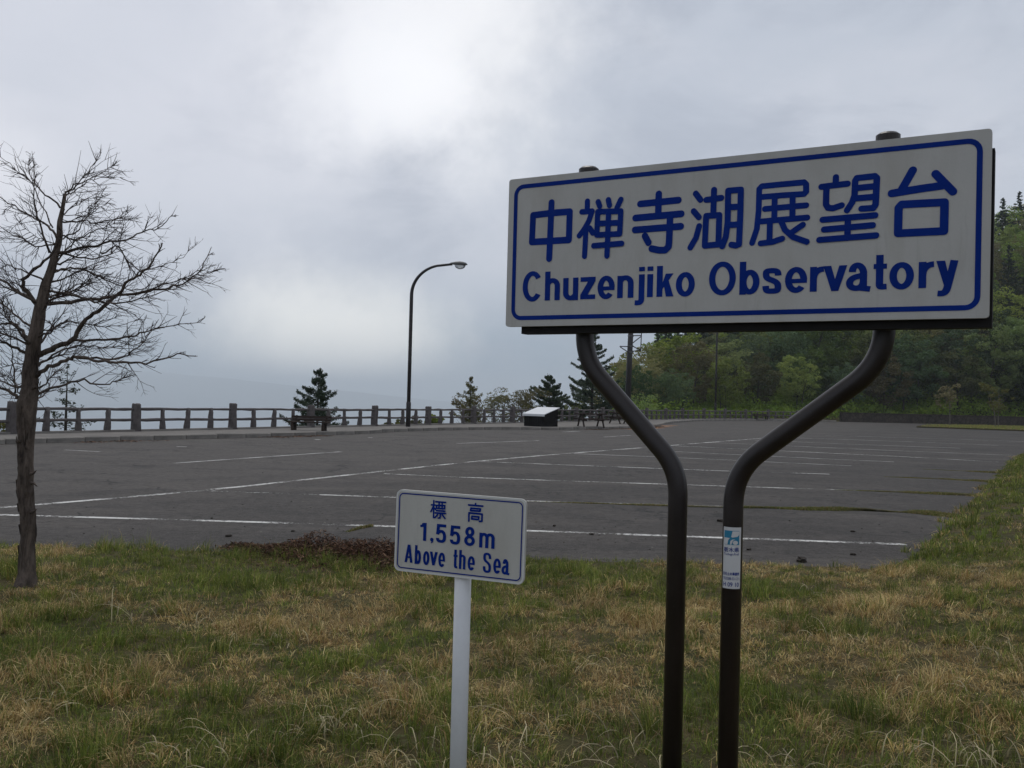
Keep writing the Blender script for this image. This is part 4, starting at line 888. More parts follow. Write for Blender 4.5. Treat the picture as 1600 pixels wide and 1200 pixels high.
for i, q in enumerate(tp2):
    for j in range(nseg):
        a = 2 * math.pi * j / nseg
        lob = 1 + 0.13 * math.sin(3 * a + q[2] * 1.2) + 0.10 * math.sin(7 * a - q[2] * 2.3) + rr.uniform(-.09, .09)
        vs_.append((q[0] + q[3] * lob * math.cos(a), q[1] + q[3] * lob * math.sin(a), q[2]))
fs = [(i * nseg + j, i * nseg + (j + 1) % nseg, (i + 1) * nseg + (j + 1) % nseg, (i + 1) * nseg + j) for i in range(len(tp2) - 1) for j in range(nseg)]
b.add(vs_, fs)
# loose bark flakes and dead stubs on the trunk
for k_ in range(70):
    q = tp2[rr.randrange(4, int(len(tp2) * 0.62))]; a = rr.uniform(0, 6.28); h = rr.uniform(0.03, 0.12); w = rr.uniform(0.008, 0.02); c = Vector((q[0] + math.cos(a) * q[3] * 1.03, q[1] + math.sin(a) * q[3] * 1.03, q[2])); s_ = Vector((-math.sin(a), math.cos(a), 0)) * w; o_ = Vector((math.cos(a), math.sin(a), 0)) * 0.014
    b.add([c - s_ - Vector((0, 0, h / 2)), c + s_ - Vector((0, 0, h / 2)), c + s_ * .7 + o_ + Vector((0, 0, h / 2)), c - s_ * .7 + o_ * .6 + Vector((0, 0, h / 2))], [(0, 1, 2, 3), (3, 2, 1, 0)][:1])
for (px, py, ex, ey) in [(52, 740, 57, 735), (53, 755, 58, 760), (31, 690, 27, 686), (52, 800, 58, 795)]:
    b.tube([on_y(px - 4, py, TY - 0.05), on_y(px, py, TY - 0.06), on_y(ex, ey, TY - 0.08)], [0.016, 0.009, 0.003], 5)
TRUNK = b.build('trunk', M['bark'], LARCH, smooth=True)
LIMBS = [  # crop pixels, start radius in photo px, depth drift in metres
    ([(170, 912), (240, 878), (300, 850), (350, 780), (420, 720), (500, 650), (550, 597), (610, 555), (660, 500), (695, 440)], 7.0, -0.25),
    ([(205, 695), (330, 682), (450, 665), (560, 655), (660, 640), (740, 620), (810, 590), (862, 545), (893, 460)], 4.6, 0.25),
    ([(150, 1010), (205, 965), (280, 937), (330, 920), (420, 938), (520, 945), (600, 947), (700, 930), (770, 908), (830, 922)], 5.2, -0.45),
    ([(330, 925), (440, 932), (530, 920), (590, 880), (640, 815), (668, 770)], 3.0, 0.3),
    ([(150, 1085), (230, 1052), (330, 1022), (430, 1040), (500, 1025), (552, 1000)], 3.6, 0.35),
    ([(295, 852), (450, 848), (560, 832), (640, 812), (740, 786), (862, 773)], 3.2, 0.15),
    ([(248, 478), (330, 466), (440, 441), (540, 420), (620, 386), (690, 360), (736, 312)], 3.4, -0.3),
    ([(262, 345), (350, 347), (430, 350), (520, 322), (575, 285)], 2.4, 0.3),
    ([(278, 218), (330, 180), (390, 112), (430, 68)], 2.0, 0.0), ([(278, 222), (350, 182), (440, 132), (490, 105)], 2.0, -0.2), ([(280, 235), (330, 205), (400, 158), (525, 155)], 1.8, 0.25),
    ([(230, 560), (300, 540), (380, 560), (470, 600), (560, 640), (640, 620), (720, 600)], 2.6, 0.5), ([(218, 640), (330, 660), (430, 690), (520, 690), (620, 670), (720, 640), (800, 610)], 3.0, -0.55),
    ([(250, 480), (360, 500), (450, 490), (505, 450), (530, 340)], 2.4, -0.15), ([(430, 480), (510, 455), (540, 512), (605, 552), (690, 535), (780, 492), (842, 430)], 2.0, -0.1),
    ([(560, 656), (680, 622), (770, 590), (860, 575), (930, 545)], 2.0, 0.05), ([(175, 860), (220, 800), (300, 770), (400, 790), (500, 790), (600, 760)], 2.8, 0.6),
    ([(165, 960), (250, 900), (330, 870), (430, 880), (520, 880), (620, 850)], 2.6, 0.45), ([(240, 520), (330, 420), (420, 380), (480, 350), (540, 300)], 2.0, 0.4), ([(255, 420), (330, 380), (400, 300), (460, 262)], 1.9, -0.4), ([(265, 330), (300, 290), (380, 250), (440, 230)], 1.7, 0.2),
    ([(165, 705), (120, 650), (95, 610), (130, 562), (205, 495), (245, 440), (262, 380)], 6.2, -0.12), ([(165, 690), (90, 652), (0, 592), (-90, 560)], 5.4, 0.2),
    ([(212, 478), (178, 402), (152, 300), (146, 180), (146, 92)], 3.0, -0.25), ([(246, 420), (215, 372), (150, 332), (80, 290), (0, 240), (-70, 190)], 3.2, 0.3), ([(256, 285), (190, 222), (120, 162), (60, 115), (-10, 60)], 2.4, 0.1),
    ([(128, 862), (85, 795), (50, 777), (-30, 782), (-110, 740)], 4.6, 0.15), ([(118, 905), (50, 872), (-30, 845), (-110, 850)], 4.4, -0.25), ([(80, 1095), (40, 1070), (-30, 1030), (-100, 1000)], 5.0, -0.1), ([(135, 805), (60, 740), (0, 690), (-60, 660)], 3.0, 0.4),
    ([(66, 1075), (55, 940), (40, 820), (30, 700)], 2.0, -0.2), ([(190, 600), (110, 560), (20, 520), (-70, 480)], 2.6, -0.4), ([(240, 440), (150, 450), (60, 400), (-40, 380)], 2.2, 0.4), ([(225, 370), (160, 240), (130, 150), (126, 85)], 1.8, 0.3), ([(180, 830), (130, 930), (40, 960), (-50, 940)], 2.4, 0.35),
]
rl = random.Random(12); nl = np.random.default_rng(12)
def grow(b, P, d, L, r0, level, wind):
    pts = [Vector(P)]; d = Vector(d).normalized(); ns = 4 if level < 2 else 3
    for k_ in range(ns):
        d = (d + Vector((rl.gauss(0, .09), rl.gauss(0, .09), rl.gauss(0.01, .08))) + wind * 0.05).normalized(); pts.append(pts[-1] + d * (L / ns))
    b.tube(pts, [lerp(r0, r0 * 0.35, k_ / ns) for k_ in range(ns + 1)], 4 if level < 1 else 3, caps=False)
    if level >= 2: return
    n = rl.randint(3, 5) if level == 0 else rl.randint(1, 3)
    for _ in range(n):
        k_ = rl.randint(1, ns - 1); f_ = rl.random(); p = pts[k_].lerp(pts[k_ + 1], f_); t = (pts[k_ + 1] - pts[k_]).normalized()
        side = t.cross(Vector((rl.gauss(0, 1), rl.gauss(0, 1), rl.gauss(0, 1)))).normalized()
        grow(b, p, t * rl.uniform(0.6, 1.1) + side * rl.uniform(0.4, 0.95) + Vector((0, 0, 0.02)), L * rl.uniform(0.3, 0.6), max(r0 * 0.6, 0.0014), level + 1, wind)
def limb(P3, r0, wind):
    b = MB(); n = len(P3)
    rad = [r0 * (1 - 0.82 * (k_ / (n - 1)) ** 0.85) for k_ in range(n)]
    pts = [Vector(p) + (Vector((rl.gauss(0, .006), rl.gauss(0, .006), rl.gauss(0, .006))) if k_ else Vector()) for k_, p in enumerate(P3)]
    b.tube(pts, rad, 8, jitter=0.10, rnd=rl)
    o = b.build('limb', M['bark'], LARCH, smooth=True)
    t = MB(); L = sum((pts[k_ + 1] - pts[k_]).length for k_ in range(n - 1)); cnt = int(L * 19) + 5
    for _ in range(cnt):
        u = rl.uniform(0.16, 1.0) ** 0.85 * (n - 1.001); k_ = int(u); p = pts[k_].lerp(pts[k_ + 1], u - k_); d = (pts[k_ + 1] - pts[k_]).normalized()
        side = d.cross(Vector((rl.gauss(0, 1), rl.gauss(0, 1), rl.gauss(0, .6)))).normalized()
        grow(t, p, d * rl.uniform(0.5, 1.2) + side * rl.uniform(0.35, 1.0) + Vector((0, 0, rl.uniform(-.12, .16))), rl.uniform(0.12, 0.44) * (1.02 - 0.92 * u / n + 0.05), rl.uniform(0.0022, 0.0042), rl.choice((0, 1, 1, 2)), wind)
    tag(t.build('twigs', M['twig'], o), kind='stuff')
for pts, r0, dep in LIMBS:
    px = L3(pts); n = len(px); P3 = [on_y(q[0], q[1], TY + dep * (i / (n - 1)) ** 0.8) for i, q in enumerate(px)]
    P3 = smooth_path(P3, 4); right = pts[-1][0] > pts[0][0]
    limb(P3, r0 * 0.68 * TY / F, Vector((1 if right else -0.6, 0, 0.15)))
for k_ in range(26):        # limbs reaching towards and away from the viewer
    i0 = rl.randint(int(len(tp2) * 0.42), len(tp2) - 4); q = tp2[i0]; hfrac = (i0 / len(tp2) - 0.4) / 0.6; L = rl.uniform(0.35, 0.9) * (1.1 - 0.6 * hfrac)
    a = rl.choice((-1, 1)) * rl.uniform(0.5, 1.4); dx = math.cos(a) * (1 if rl.random() < 0.68 else -1); d = Vector((dx, math.sin(a), rl.uniform(-.15, .35))).normalized(); P = [Vector(q[:3])]
    for s_ in range(8): d = (d + Vector((rl.gauss(0.04, .1), rl.gauss(0, .1), rl.gauss(.05, .09)))).normalized(); P.append(P[-1] + d * L / 8)
    limb(P, rl.uniform(0.006, 0.013) * (1.15 - 0.6 * hfrac), Vector((1 if dx > 0 else -0.6, 0, 0.15)))

# ------------------------------------------------------------------ trees: fir and broadleaf generators
def leaf_quads(C_, size, r, flat=0.0, aspect=1.0):
    n = len(C_); a = r.normal(0, 1, (n, 3)); a[:, 2] *= (1 - flat); a /= np.linalg.norm(a, axis=1)[:, None] + 1e-9
    b_ = r.normal(0, 1, (n, 3)); b_[:, 2] *= (1 - flat); b_ -= a * (a * b_).sum(1)[:, None]; b_ /= np.linalg.norm(b_, axis=1)[:, None] + 1e-9
    s_ = size * r.uniform(0.6, 1.3, n); a = a * s_[:, None] * aspect; b_ = b_ * s_[:, None] * 0.6
    V = np.stack([C_ - a, C_ - b_ * 0.9, C_ + a * 0.95, C_ + b_], 1).reshape(-1, 3); return V, np.arange(4 * n).reshape(-1, 4)
def fir_meshes(seed, H=6.0, R=1.5, tiers=13, leafsize=0.07, per=34, sparse=1.0, low=0.10, lean=0.0, upturn=0.25):
    r = np.random.default_rng(seed); b = MB(); rad = 0.018 * H + 0.02
    b.tube([(lean * t * t * H * 0.1, 0, t * H - 0.15 * (t == 0)) for t in np.linspace(0, 1, 8)], [rad * (1 - 0.93 * t) for t in np.linspace(0, 1, 8)], 7)
    cs = []
    for k_ in range(tiers):
        t = low + (0.97 - low) * (k_ / (tiers - 1)) ** 0.92; z = t * H; dzt = 0.45 * H * (0.97 - low) / tiers; Rk = R * (1 - t) ** 0.75 * r.uniform(0.75, 1.12) + 0.06
        nb = max(4, int((7 - 3 * t) * sparse))
        a0 = r.uniform(0, 6.28)
        for j in range(nb):
            if r.uniform() > 0.92 * min(1, sparse + 0.2): continue
            a = a0 + 6.28 * j / nb + r.normal(0, 0.3); L = Rk * r.uniform(0.45, 1.2); zb_ = z + r.normal(0, dzt); dz = r.uniform(-0.12, 0.16) * L
            P = [np.array([lean * t * t * H * 0.1 + math.cos(a) * L * s_, math.sin(a) * L * s_, zb_ + dz * s_ - 0.10 * L * s_ + upturn * L * s_ * s_]) for s_ in np.linspace(0, 1, 5)]
            b.tube(P, [max(0.006, 0.012 * H / 6 * (1.0 - s_ * 0.75)) for s_ in np.linspace(0, 1, 5)], 4, caps=False)
            n = int(per * (0.35 + L)); s_ = r.uniform(0.12, 1.0, n) ** 0.7; q = np.stack([np.interp(s_, np.linspace(0, 1, 5), [p[c_] for p in P]) for c_ in range(3)], 1)
            wid = 0.34 * L * (1.05 - s_) + 0.04; sd = r.uniform(-1, 1, n) * wid; q[:, 0] += -math.sin(a) * sd; q[:, 1] += math.cos(a) * sd; q[:, 2] += r.normal(0.0, 0.05, n) - np.abs(sd) * 0.08
            cs.append(q)
    C_ = np.concatenate(cs); V, Fq = leaf_quads(C_, leafsize, r, 0.55, 1.5)
    return b.mesh('trunk', M['bark_far'], True), V, Fq
def fir(name, loc, H, R, seed, label, cat='tree', group=None, mat='fir', **kw):
    tr, V, Fq = fir_meshes(seed, H, R, **kw); t = thing(name, loc, label, cat, group); link('trunk', tr, t); tag(link('crown', np_mesh('crown', V, Fq, M[mat]), t), kind='stuff'); return t
def broad_meshes(seed, H=8.0, R=3.0, leaf=0.20, clumps=46, per=110, trunk_mat='bark_far', stem=0.32, dense=1.0, multi=1):
    r = np.random.default_rng(seed); b = MB(); rad = 0.016 * H; cs = []; tips = []
    for m_ in range(multi):
        ox, oy = (r.normal(0, 0.22 * R, 2) if multi > 1 else (0, 0)); ln = r.normal(0, 0.05 * H, 2) + np.array([ox, oy]) * 1.2
        P = [(ox + ln[0] * t * t, oy + ln[1] * t * t, t * H * 0.8 - 0.25 * (t == 0)) for t in np.linspace(0, 1, 7)]
        b.tube(P, [rad / math.sqrt(multi) * (1 - 0.85 * t) for t in np.linspace(0, 1, 7)], 6)
        for k_ in range(9):
            t = r.uniform(stem, 0.95); p = np.array([np.interp(t, np.linspace(0, 1, 7), [q[c_] for q in P]) for c_ in range(3)]); a = r.uniform(0, 6.28); L = R * r.uniform(0.4, 0.95) * (1.2 - 0.6 * t); u = r.uniform(0.25, 0.9)
            d = np.array([math.cos(a) * math.cos(u), math.sin(a) * math.cos(u), math.sin(u)]); e1 = p + d * L * 0.55 + r.normal(0, 0.08, 3); e2 = p + d * L + np.array([0, 0, 0.12 * L])
            b.tube([p, e1, e2], [rad * 0.36, rad * 0.22, rad * 0.06], 4, caps=False); tips += [e1, e2]
    for k_ in range(clumps):
        if k_ < len(tips): c = tips[k_] + r.normal(0, 0.10 * R, 3)
        else:
            v = r.normal(0, 1, 3); v /= np.linalg.norm(v); v *= R * r.uniform(0.55, 1.0) ** 0.6; v[2] *= (H * (1 - stem) / 2) / R; c = np.array([0, 0, H * (stem + (1 - stem) * 0.52)]) + v
        rc = R * r.uniform(0.14, 0.30); n = int(per * dense * r.uniform(0.5, 1.3)); q = r.normal(0, 1, (n, 3)); q /= np.linalg.norm(q, axis=1)[:, None]; q *= (rc * r.uniform(0.3, 1.0, n) ** 0.5)[:, None]; q[:, 2] *= 0.62; cs.append(c + q)
    C_ = np.concatenate(cs); C_[:, 2] = np.maximum(C_[:, 2], 0.12); V, Fq = leaf_quads(C_, leaf, r, 0.2); return b.mesh('trunk', M[trunk_mat], True), V, Fq
def broad(name, loc, H, R, seed, label, mat, cat='tree', group=None, **kw):
    tr, V, Fq = broad_meshes(seed, H, R, **kw); t = thing(name, loc, label, cat, group); link('trunk', tr, t); tag(link('crown', np_mesh('crown', V, Fq, M[mat]), t), kind='stuff'); return t
def gz(x, y): return float(ground_z(np.array([x]), np.array([y]))[0])
def at_px(px, Y): return on_y(px, 620, Y)[0]
# trees and bushes behind the railing
def behind(px, Y, fn, top_py, name, **kw):
    x = at_px(px, Y); z = gz(x, Y); top = on_y(px, top_py, Y)[2]; return fn(name, (x, Y, z - 0.05), top - z + 0.05, **kw)
behind(497, 45.0, fir, 577, 'fir_tree', R=2.2, seed=31, label='small dark fir tree with flat layered branches behind the railing beside the bench', tiers=14, per=240, leafsize=0.038, low=0.24, sparse=0.9, upturn=0.32)
behind(104, 33.5, fir, 574, 'conifer_sapling', R=1.7, seed=32, label='thin sparse conifer sapling behind the railing, seen past the bare larch', tiers=11, per=34, leafsize=0.042, low=0.10, sparse=0.6)
behind(735, 57.0, fir, 590, 'larch_sapling', R=1.5, mat='leaf_b', seed=33, label='slim conifer sapling rising out of yellow green bushes behind the railing', tiers=15, per=110, leafsize=0.042, low=0.1, sparse=0.75, upturn=0.4)
behind(858, 66.0, fir, 584, 'fir_tree', R=2.6, seed=34, label='small dense dark fir behind the railing above the black display box', tiers=18, per=260, leafsize=0.05, low=0.05, upturn=0.3)
behind(925, 73.0, fir, 514, 'fir_tree', R=3.9, seed=35, label='tallest dark fir tree behind the railing, partly hidden by the left sign post', tiers=23, per=210, leafsize=0.055, low=0.08, sparse=0.9, upturn=0.35)
for i, (px, Y, top, R, mt, lab) in enumerate([
    (738, 58.5, 612, 1.3, 'leaf_y', 'yellow green bush around the slim sapling behind the railing'), (775, 60.0, 612, 1.7, 'leaf_y', 'loose yellowish bush with thin stems behind the railing'),
    (812, 61.0, 610, 1.6, 'leaf_y', 'loose pale bush beside the dense fir behind the railing'), (655, 53.0, 650, 0.8, 'leaf_b', 'low leafy bush behind the railing beside the near lamp post'), (690, 55.0, 646, 0.9, 'leaf_a', 'low green bush behind the railing between the near lamp post and the slim sapling'),
    (893, 71.0, 626, 1.3, 'leaf_a', 'light green bush behind the picnic table'), (1002, 84.0, 615, 2.0, 'leaf_a', 'bright green bush at the foot of the utility pole'), (962, 80.0, 618, 1.9, 'leaf_c', 'dark bush between the tallest fir and the utility pole'),
    (608, 49.5, 655, 0.6, 'leaf_b', 'small weedy bush behind the railing left of the near lamp post'), (15, 31.5, 648, 0.8, 'leaf_b', 'low dull bush behind the railing at the foot of the bare larch')]):
    behind(px, Y, broad, top, 'bush', R=R, seed=60 + i, mat=mt, cat='bush', label=lab, leaf=0.06, clumps=60, per=60 if mt == 'leaf_y' else 100, stem=0.1, multi=4)
# hillside
VB = []
for i, mt in enumerate(['leaf_a', 'leaf_a', 'leaf_b', 'leaf_c', 'leaf_b', 'leaf_a']):
    tr, V, Fq = broad_meshes(100 + i, 9.0, 3.3, leaf=0.15, clumps=84, per=90, stem=0.14, multi=1 + i % 2); VB.append((tr, np_mesh('crown', V, Fq, M[mt]), mt))
VF = []
for i in range(3):
    tr, V, Fq = fir_meshes(120 + i, 11.0, 2.7, tiers=19, leafsize=0.19, per=20, low=0.06, sparse=1.0); VF.append((tr, np_mesh('crown', V, Fq, M['fir'])))
KIND = {'leaf_a': 'light green broadleaf tree', 'leaf_b': 'dull olive broadleaf tree', 'leaf_c': 'dark green broadleaf tree', 'fir': 'dark conifer'}
def hill_place(x, s_):
    if s_ < 10: return 'at the foot of the hillside behind the stone wall' if x > 36 else 'behind the far end of the railing'
    return 'high on the hillside near its skyline' if s_ > 46 else 'on the middle of the wooded hillside'
rh = random.Random(99); spots = []; tries = 0
while len(spots) < 250 and tries < 60000:
    tries += 1; Y = rh.uniform(96, 200); X_ = rh.uniform(0.115, 0.66) * Y
    yf = float(np.interp(X_, [-20, 0, 12, 24, 36, 62, 140], [90, 88, 90, 99, 105, 110, 112])); s_ = Y - yf
    if s_ < 2.2 or s_ > 85: continue
    dmin = 4.0 + 0.028 * s_
    if any((X_ - a) ** 2 + (Y - c) ** 2 < dmin * dmin for a, c, _ in spots): continue
    spots.append((X_, Y, s_))
for X_, Y, s_ in sorted(spots, key=lambda q: q[1]):
    z = gz(X_, Y); u = fnoise(np.array([X_]), np.array([Y]), 26, 44, 2)[0] + rh.uniform(-.22, .22); conif = u > 0.60 or (s_ > 48 and rh.random() < 0.5)
    sc = rh.uniform(0.78, 1.25) * ((0.95 if X_ > 42 else 0.66) if s_ < 9 else 1.0); rz = rh.uniform(0, 6.28)
    if conif and s_ > 6:
        tr, cr = VF[rh.randrange(3)]; lb = KIND['fir'] + ' ' + hill_place(X_, s_); t = thing('fir_tree', (X_, Y, z - 0.2), lb, 'tree', lb.replace('conifer', 'conifers'), rz)
    else:
        tr, cr, mt = VB[rh.randrange(6)]; lb = KIND[mt] + ' ' + hill_place(X_, s_); t = thing('broadleaf_tree', (X_, Y, z - 0.2), lb, 'tree', lb.replace('tree', 'trees', 1), rz)
    t.scale = (sc * rh.uniform(.9, 1.15), sc * rh.uniform(.9, 1.15), sc); link('trunk', tr, t); tag(link('crown', cr, t), kind='stuff')
# undergrowth along the foot of the hill
r = np.random.default_rng(8); n = 90000; x = r.uniform(10, 90, n); yf = np.interp(x, [-20, 0, 12, 24, 36, 62, 140], [90, 88, 90, 99, 105, 110, 112]); y = yf + 0.6 + r.gamma(1.5, 7, n); z = ground_z(x, y) + r.uniform(0, 1, n) ** 1.5 * (0.3 + 4.0 * fnoise(x, y, 5, 6, 2) ** 2)
V, Fq = leaf_quads(np.c_[x, y, z], 0.15, r, 0.2)
tag(link('undergrowth', np_mesh('undergrowth', V, Fq, M['leaf_a'])), 'low scrub covering the foot of the wooded hillside', 'scrub', kind='stuff')
# slope below the railing: scrub
n = 26000; t = r.uniform(-6, 66, n); s_ = 1.4 + r.gamma(1.4, 2.2, n); P = F0[None] + FD[None] * t[:, None] + FN[None] * s_[:, None]; z = ground_z(P[:, 0], P[:, 1]) + r.uniform(0, 0.5, n) * fnoise(P[:, 0], P[:, 1], 2.5, 12, 2)
V, Fq = leaf_quads(np.c_[P, z], 0.06, r, 0.1)
tag(link('slope_scrub', np_mesh('slope_scrub', V, Fq, M['leaf_b'])), 'low scrub on the slope falling away below the railing', 'scrub', kind='stuff')

# ------------------------------------------------------------------ low stone wall, grass island and saplings at the far end
w0, w1 = far_wall[0], far_wall[-1]; WALL = thing('stone_wall', (w0[0], w0[1], 0), 'low dark stone retaining wall at the far end of the lot under the trees', 'wall')
for i in range(len(far_wall) - 1):
    a, c = far_wall[i], far_wall[i + 1]; d = c - a; L = np.linalg.norm(d); an = math.atan2(d[1], d[0]); nn_ = np.array([-d[1], d[0]]) / L; mid = (a + c) / 2 + nn_ * 0.25
    b = MB(); b.box((mid[0], mid[1], 0.42), (L + 0.02, 0.5, 1.06), an); b.build('wall_body', M['stone'], WALL)
    for k_ in range(int(L / 1.5)):
        q = a + d * (k_ + 0.5) * 1.5 / L + nn_ * 0.25; b = MB(); b.box((q[0], q[1], 0.985 + 0.003 * (k_ % 3)), (1.47, 0.62, 0.10), an); b.build('coping_stone', M['stone'], WALL)
b = MB(); isl = [on_z(*p)[:2] for p in [(1432, 668), (1520, 671), (1640, 675.5), (1650, 668.5), (1540, 666), (1445, 664.6)]]
b.add([(q[0], q[1], 0.10) for q in isl] + [(q[0], q[1], -0.1) for q in isl], [tuple(range(6))] + [(i, i + 6, (i + 1) % 6 + 6, (i + 1) % 6) for i in range(6)]); ISL = b.build('grass_island', M['ground']); tag(ISL, kind='structure')
ip = np.array(isl); n = 14000; t = r.dirichlet(np.ones(6) * 0.6, n); q = t @ ip; cg = np.where(r.uniform(0, 1, (n, 1)) < 0.35, DRY[r.integers(0, 4, n)] * 0.7, GREEN[r.integers(0, 4, n)] * 1.3)
V, T, Cc = blades(q[:, 0], q[:, 1], r.uniform(0.06, 0.2, n), r.uniform(0.02, 0.045, n), r.uniform(0.2, 1, n), r.uniform(0, 6.28, n), cg, 5, base_z=np.full(n, 0.1))
tag(link('island_grass', np_mesh('island_grass', V, T, M['grass'], Cc)), 'grass on the narrow island in front of the stone wall', 'grass', kind='stuff')
for i, (px, py, top, lab) in enumerate([(1484, 665, 598, 'young tree with a pale thin trunk on the grass island, farther from the bank'), (1563, 667.5, 590, 'young tree with a pale forked trunk on the grass island, nearer the bank')]):
    p = on_z(px, py, 0.1); H = on_y(px, top, p[1])[2]; broad('young_tree', (p[0], p[1], 0.05), H, 1.5, 150 + i, lab, 'leaf_b', leaf=0.10, clumps=26, per=36, stem=0.35, trunk_mat='bark_pale', multi=1 + i)

# ------------------------------------------------------------------ lamp posts, utility pole
def lamp_post(px, py, label, H=8.05, az=0.0):
    p = on_z(px, py, 0.135); t = thing('street_lamp', (p[0], p[1], 0.135), label, 'street lamp', 'brown street lamps on the pavement', az)
    b = MB(); b.tube([(0, 0, -0.1), (0, 0, 1.15), (0, 0, 1.18), (0.0, 0, 1.2)], [0.115, 0.115, 0.10, 0.085], 14); b.build('base_sleeve', M['lamp'], t, local=True, smooth=True)
    P = [(0, 0, 1.15), (0, 0, 3.5), (0.0, 0, 6.1)] + [(1.55 - 1.55 * math.cos(a), 0, 6.35 + 1.45 * math.sin(a)) for a in np.linspace(0.02, 1.35, 14)]
    P = P + [(1.95, 0, 7.98 - 0.13)]
    b = MB(); b.tube(P, [lerp(0.092, 0.058, i / (len(P) - 1)) for i in range(len(P))], 12); b.build('pole', M['lamp'], t, local=True, smooth=True)
    hp = Vector((1.85, 0, 7.87)); d = Vector((0.985, 0, -0.04)).normalized()
    b = MB(); prof = [(0, .06, .055), (.08, .09, .075), (.24, .14, .115), (.45, .19, .145), (.62, .18, .13), (.76, .13, .09), (.83, .04, .03)]; ns = 12; vs_ = []
    for s_, wy, wz in prof:
        for j in range(ns):
            a = 2 * math.pi * j / ns; z = wz * math.sin(a); z = z if z > 0 else z * 0.35; vs_.append(hp + d * s_ + Vector((0, wy * math.cos(a), z)))
    b.add(vs_, [(i * ns + j, i * ns + (j + 1) % ns, (i + 1) * ns + (j + 1) % ns, (i + 1) * ns + j) for i in range(len(prof) - 1) for j in range(ns)] + [tuple(range(ns))[::-1], tuple((len(prof) - 1) * ns + j for j in range(ns))])
    h = b.build('lamp_head', M['lamp_head'], t, local=True, smooth=True)
    bm = bmesh.new(); bmesh.ops.create_uvsphere(bm, u_segments=14, v_segments=8, radius=1); bmesh.ops.delete(bm, geom=[v for v in bm.verts if v.co.z > 0.02], context='VERTS')
    for v in bm.verts: v.co = Vector((v.co.x * 0.27, v.co.y * 0.16, v.co.z * 0.21))
    me = bpy.data.meshes.new('lens'); bm.to_mesh(me); bm.free(); me.materials.append(M['lens']); link('lens', me, h, hp + d * 0.48 + Vector((0, 0, -0.03)))
    b = MB(); b.box((0, -0.116, 0.55), (0.09, 0.012, 0.3)); b.build('hatch', M['lamp'], t, local=True)
    return t
lamp_post(637.5, 666.5, 'brown street lamp with a curved arm standing by the railing near the bench', az=-0.1)
lamp_post(1117.5, 654.3, 'distant thin street lamp in front of the wooded hillside, between the two sign posts', az=-0.2).scale = (1, 1, 1.3)
up = np.array([at_px(980, 78.0), 78.0]); uz = gz(*up); POLE = thing('utility_pole', (up[0], up[1], uz), 'tall brown utility pole with steel brackets behind the railing', 'utility pole')
b = MB(); b.tube([(0, 0, -0.5), (0.12, 0, 6), (0.28, 0, 12.6)], [0.26, 0.23, 0.19], 14); b.build('shaft', M['lamp'], POLE, local=True, smooth=True)
zb = on_y(980, 552, 78.0)[2] - uz
for (x0, z0, x1, z1) in [(-0.75, 0.55, 0.1, 0.55), (-0.7, 0.5, 0.1, 0.0), (0.1, 0.15, 1.0, 0.25), (0.2, 0.65, 1.0, 0.28), (0.2, 0.75, 1.05, 1.45), (0.2, 1.45, 1.05, 1.5), (1.0, 0.2, 1.05, 2.3), (0.2, 2.3, 1.1, 2.3)]:
    b = MB(); b.tube([(x0, -0.2, zb + z0), (x1, -0.2, zb + z1)], 0.045, 6); b.build('bracket', M['lamp'], POLE, local=True)
for zz in (0.1, 0.6, 1.45, 2.3):
    b = MB(); b.tube([(0.18, 0, zb + zz - 0.05), (0.18, 0, zb + zz + 0.05)], 0.26, 14); b.build('band', M['steel'], POLE, local=True)
for zz in (9.6, 10.8):
    b = MB(); b.box((0.24, -0.22, zz), (1.8, 0.1, 0.1)); ca = b.build('cross_arm', M['lamp'], POLE, local=True)
    for xx in (-0.5, 0.24, 0.95):
        c = MB(); c.tube([(xx, -0.22, zz + 0.05), (xx, -0.22, zz + 0.12), (xx, -0.22, zz + 0.2)], [0.03, 0.06, 0.035], 8); c.build('insulator', M['lid'], ca, local=True)

# ------------------------------------------------------------------ bench, picnic tables, display box
def bench(px, py, label, rz, w=1.65):
    p = on_z(px, py, 0.135); t = thing('bench', (p[0], p[1], 0.135), label, 'bench', None, rz)
    for k_ in range(3): b = MB(); b.box((0, -0.05 + 0.14 * (k_ - 1), 0.41 + 0.004 * k_), (w, 0.125, 0.05)); b.build('seat_plank', M['wood'], t, local=True, bevel=0.008)
    for k_ in range(2): b = MB(); b.box((0, 0.24 + 0.03 * k_, 0.52 + 0.14 * k_), (w, 0.045, 0.11), rx=-0.18); b.build('back_plank', M['wood'], t, local=True, bevel=0.008)
    for s_ in (-1, 1):
        x = s_ * (w / 2 - 0.2)
        for yy in (-0.19, 0.12): b = MB(); b.box((x, yy, 0.185), (0.10, 0.09, 0.39), taper=0.9); b.build('leg', M['wood'], t, local=True)
        b = MB(); b.box((x, -0.03, 0.355), (0.07, 0.42, 0.06)); b.build('cross_bar', M['wood'], t, local=True)
        b = MB(); b.box((x, 0.235, 0.52), (0.07, 0.05, 0.44), rx=-0.18); b.build('back_support', M['wood'], t, local=True)
    t.scale = (1, 1, 0.8); return t
bench(483, 672.5, 'low dark wooden bench in front of the railing beside the small layered fir', -0.12 + math.pi * 0)
bench(1189, 655.2, 'distant dark bench by the railing in front of the wooded hillside', 0.35)
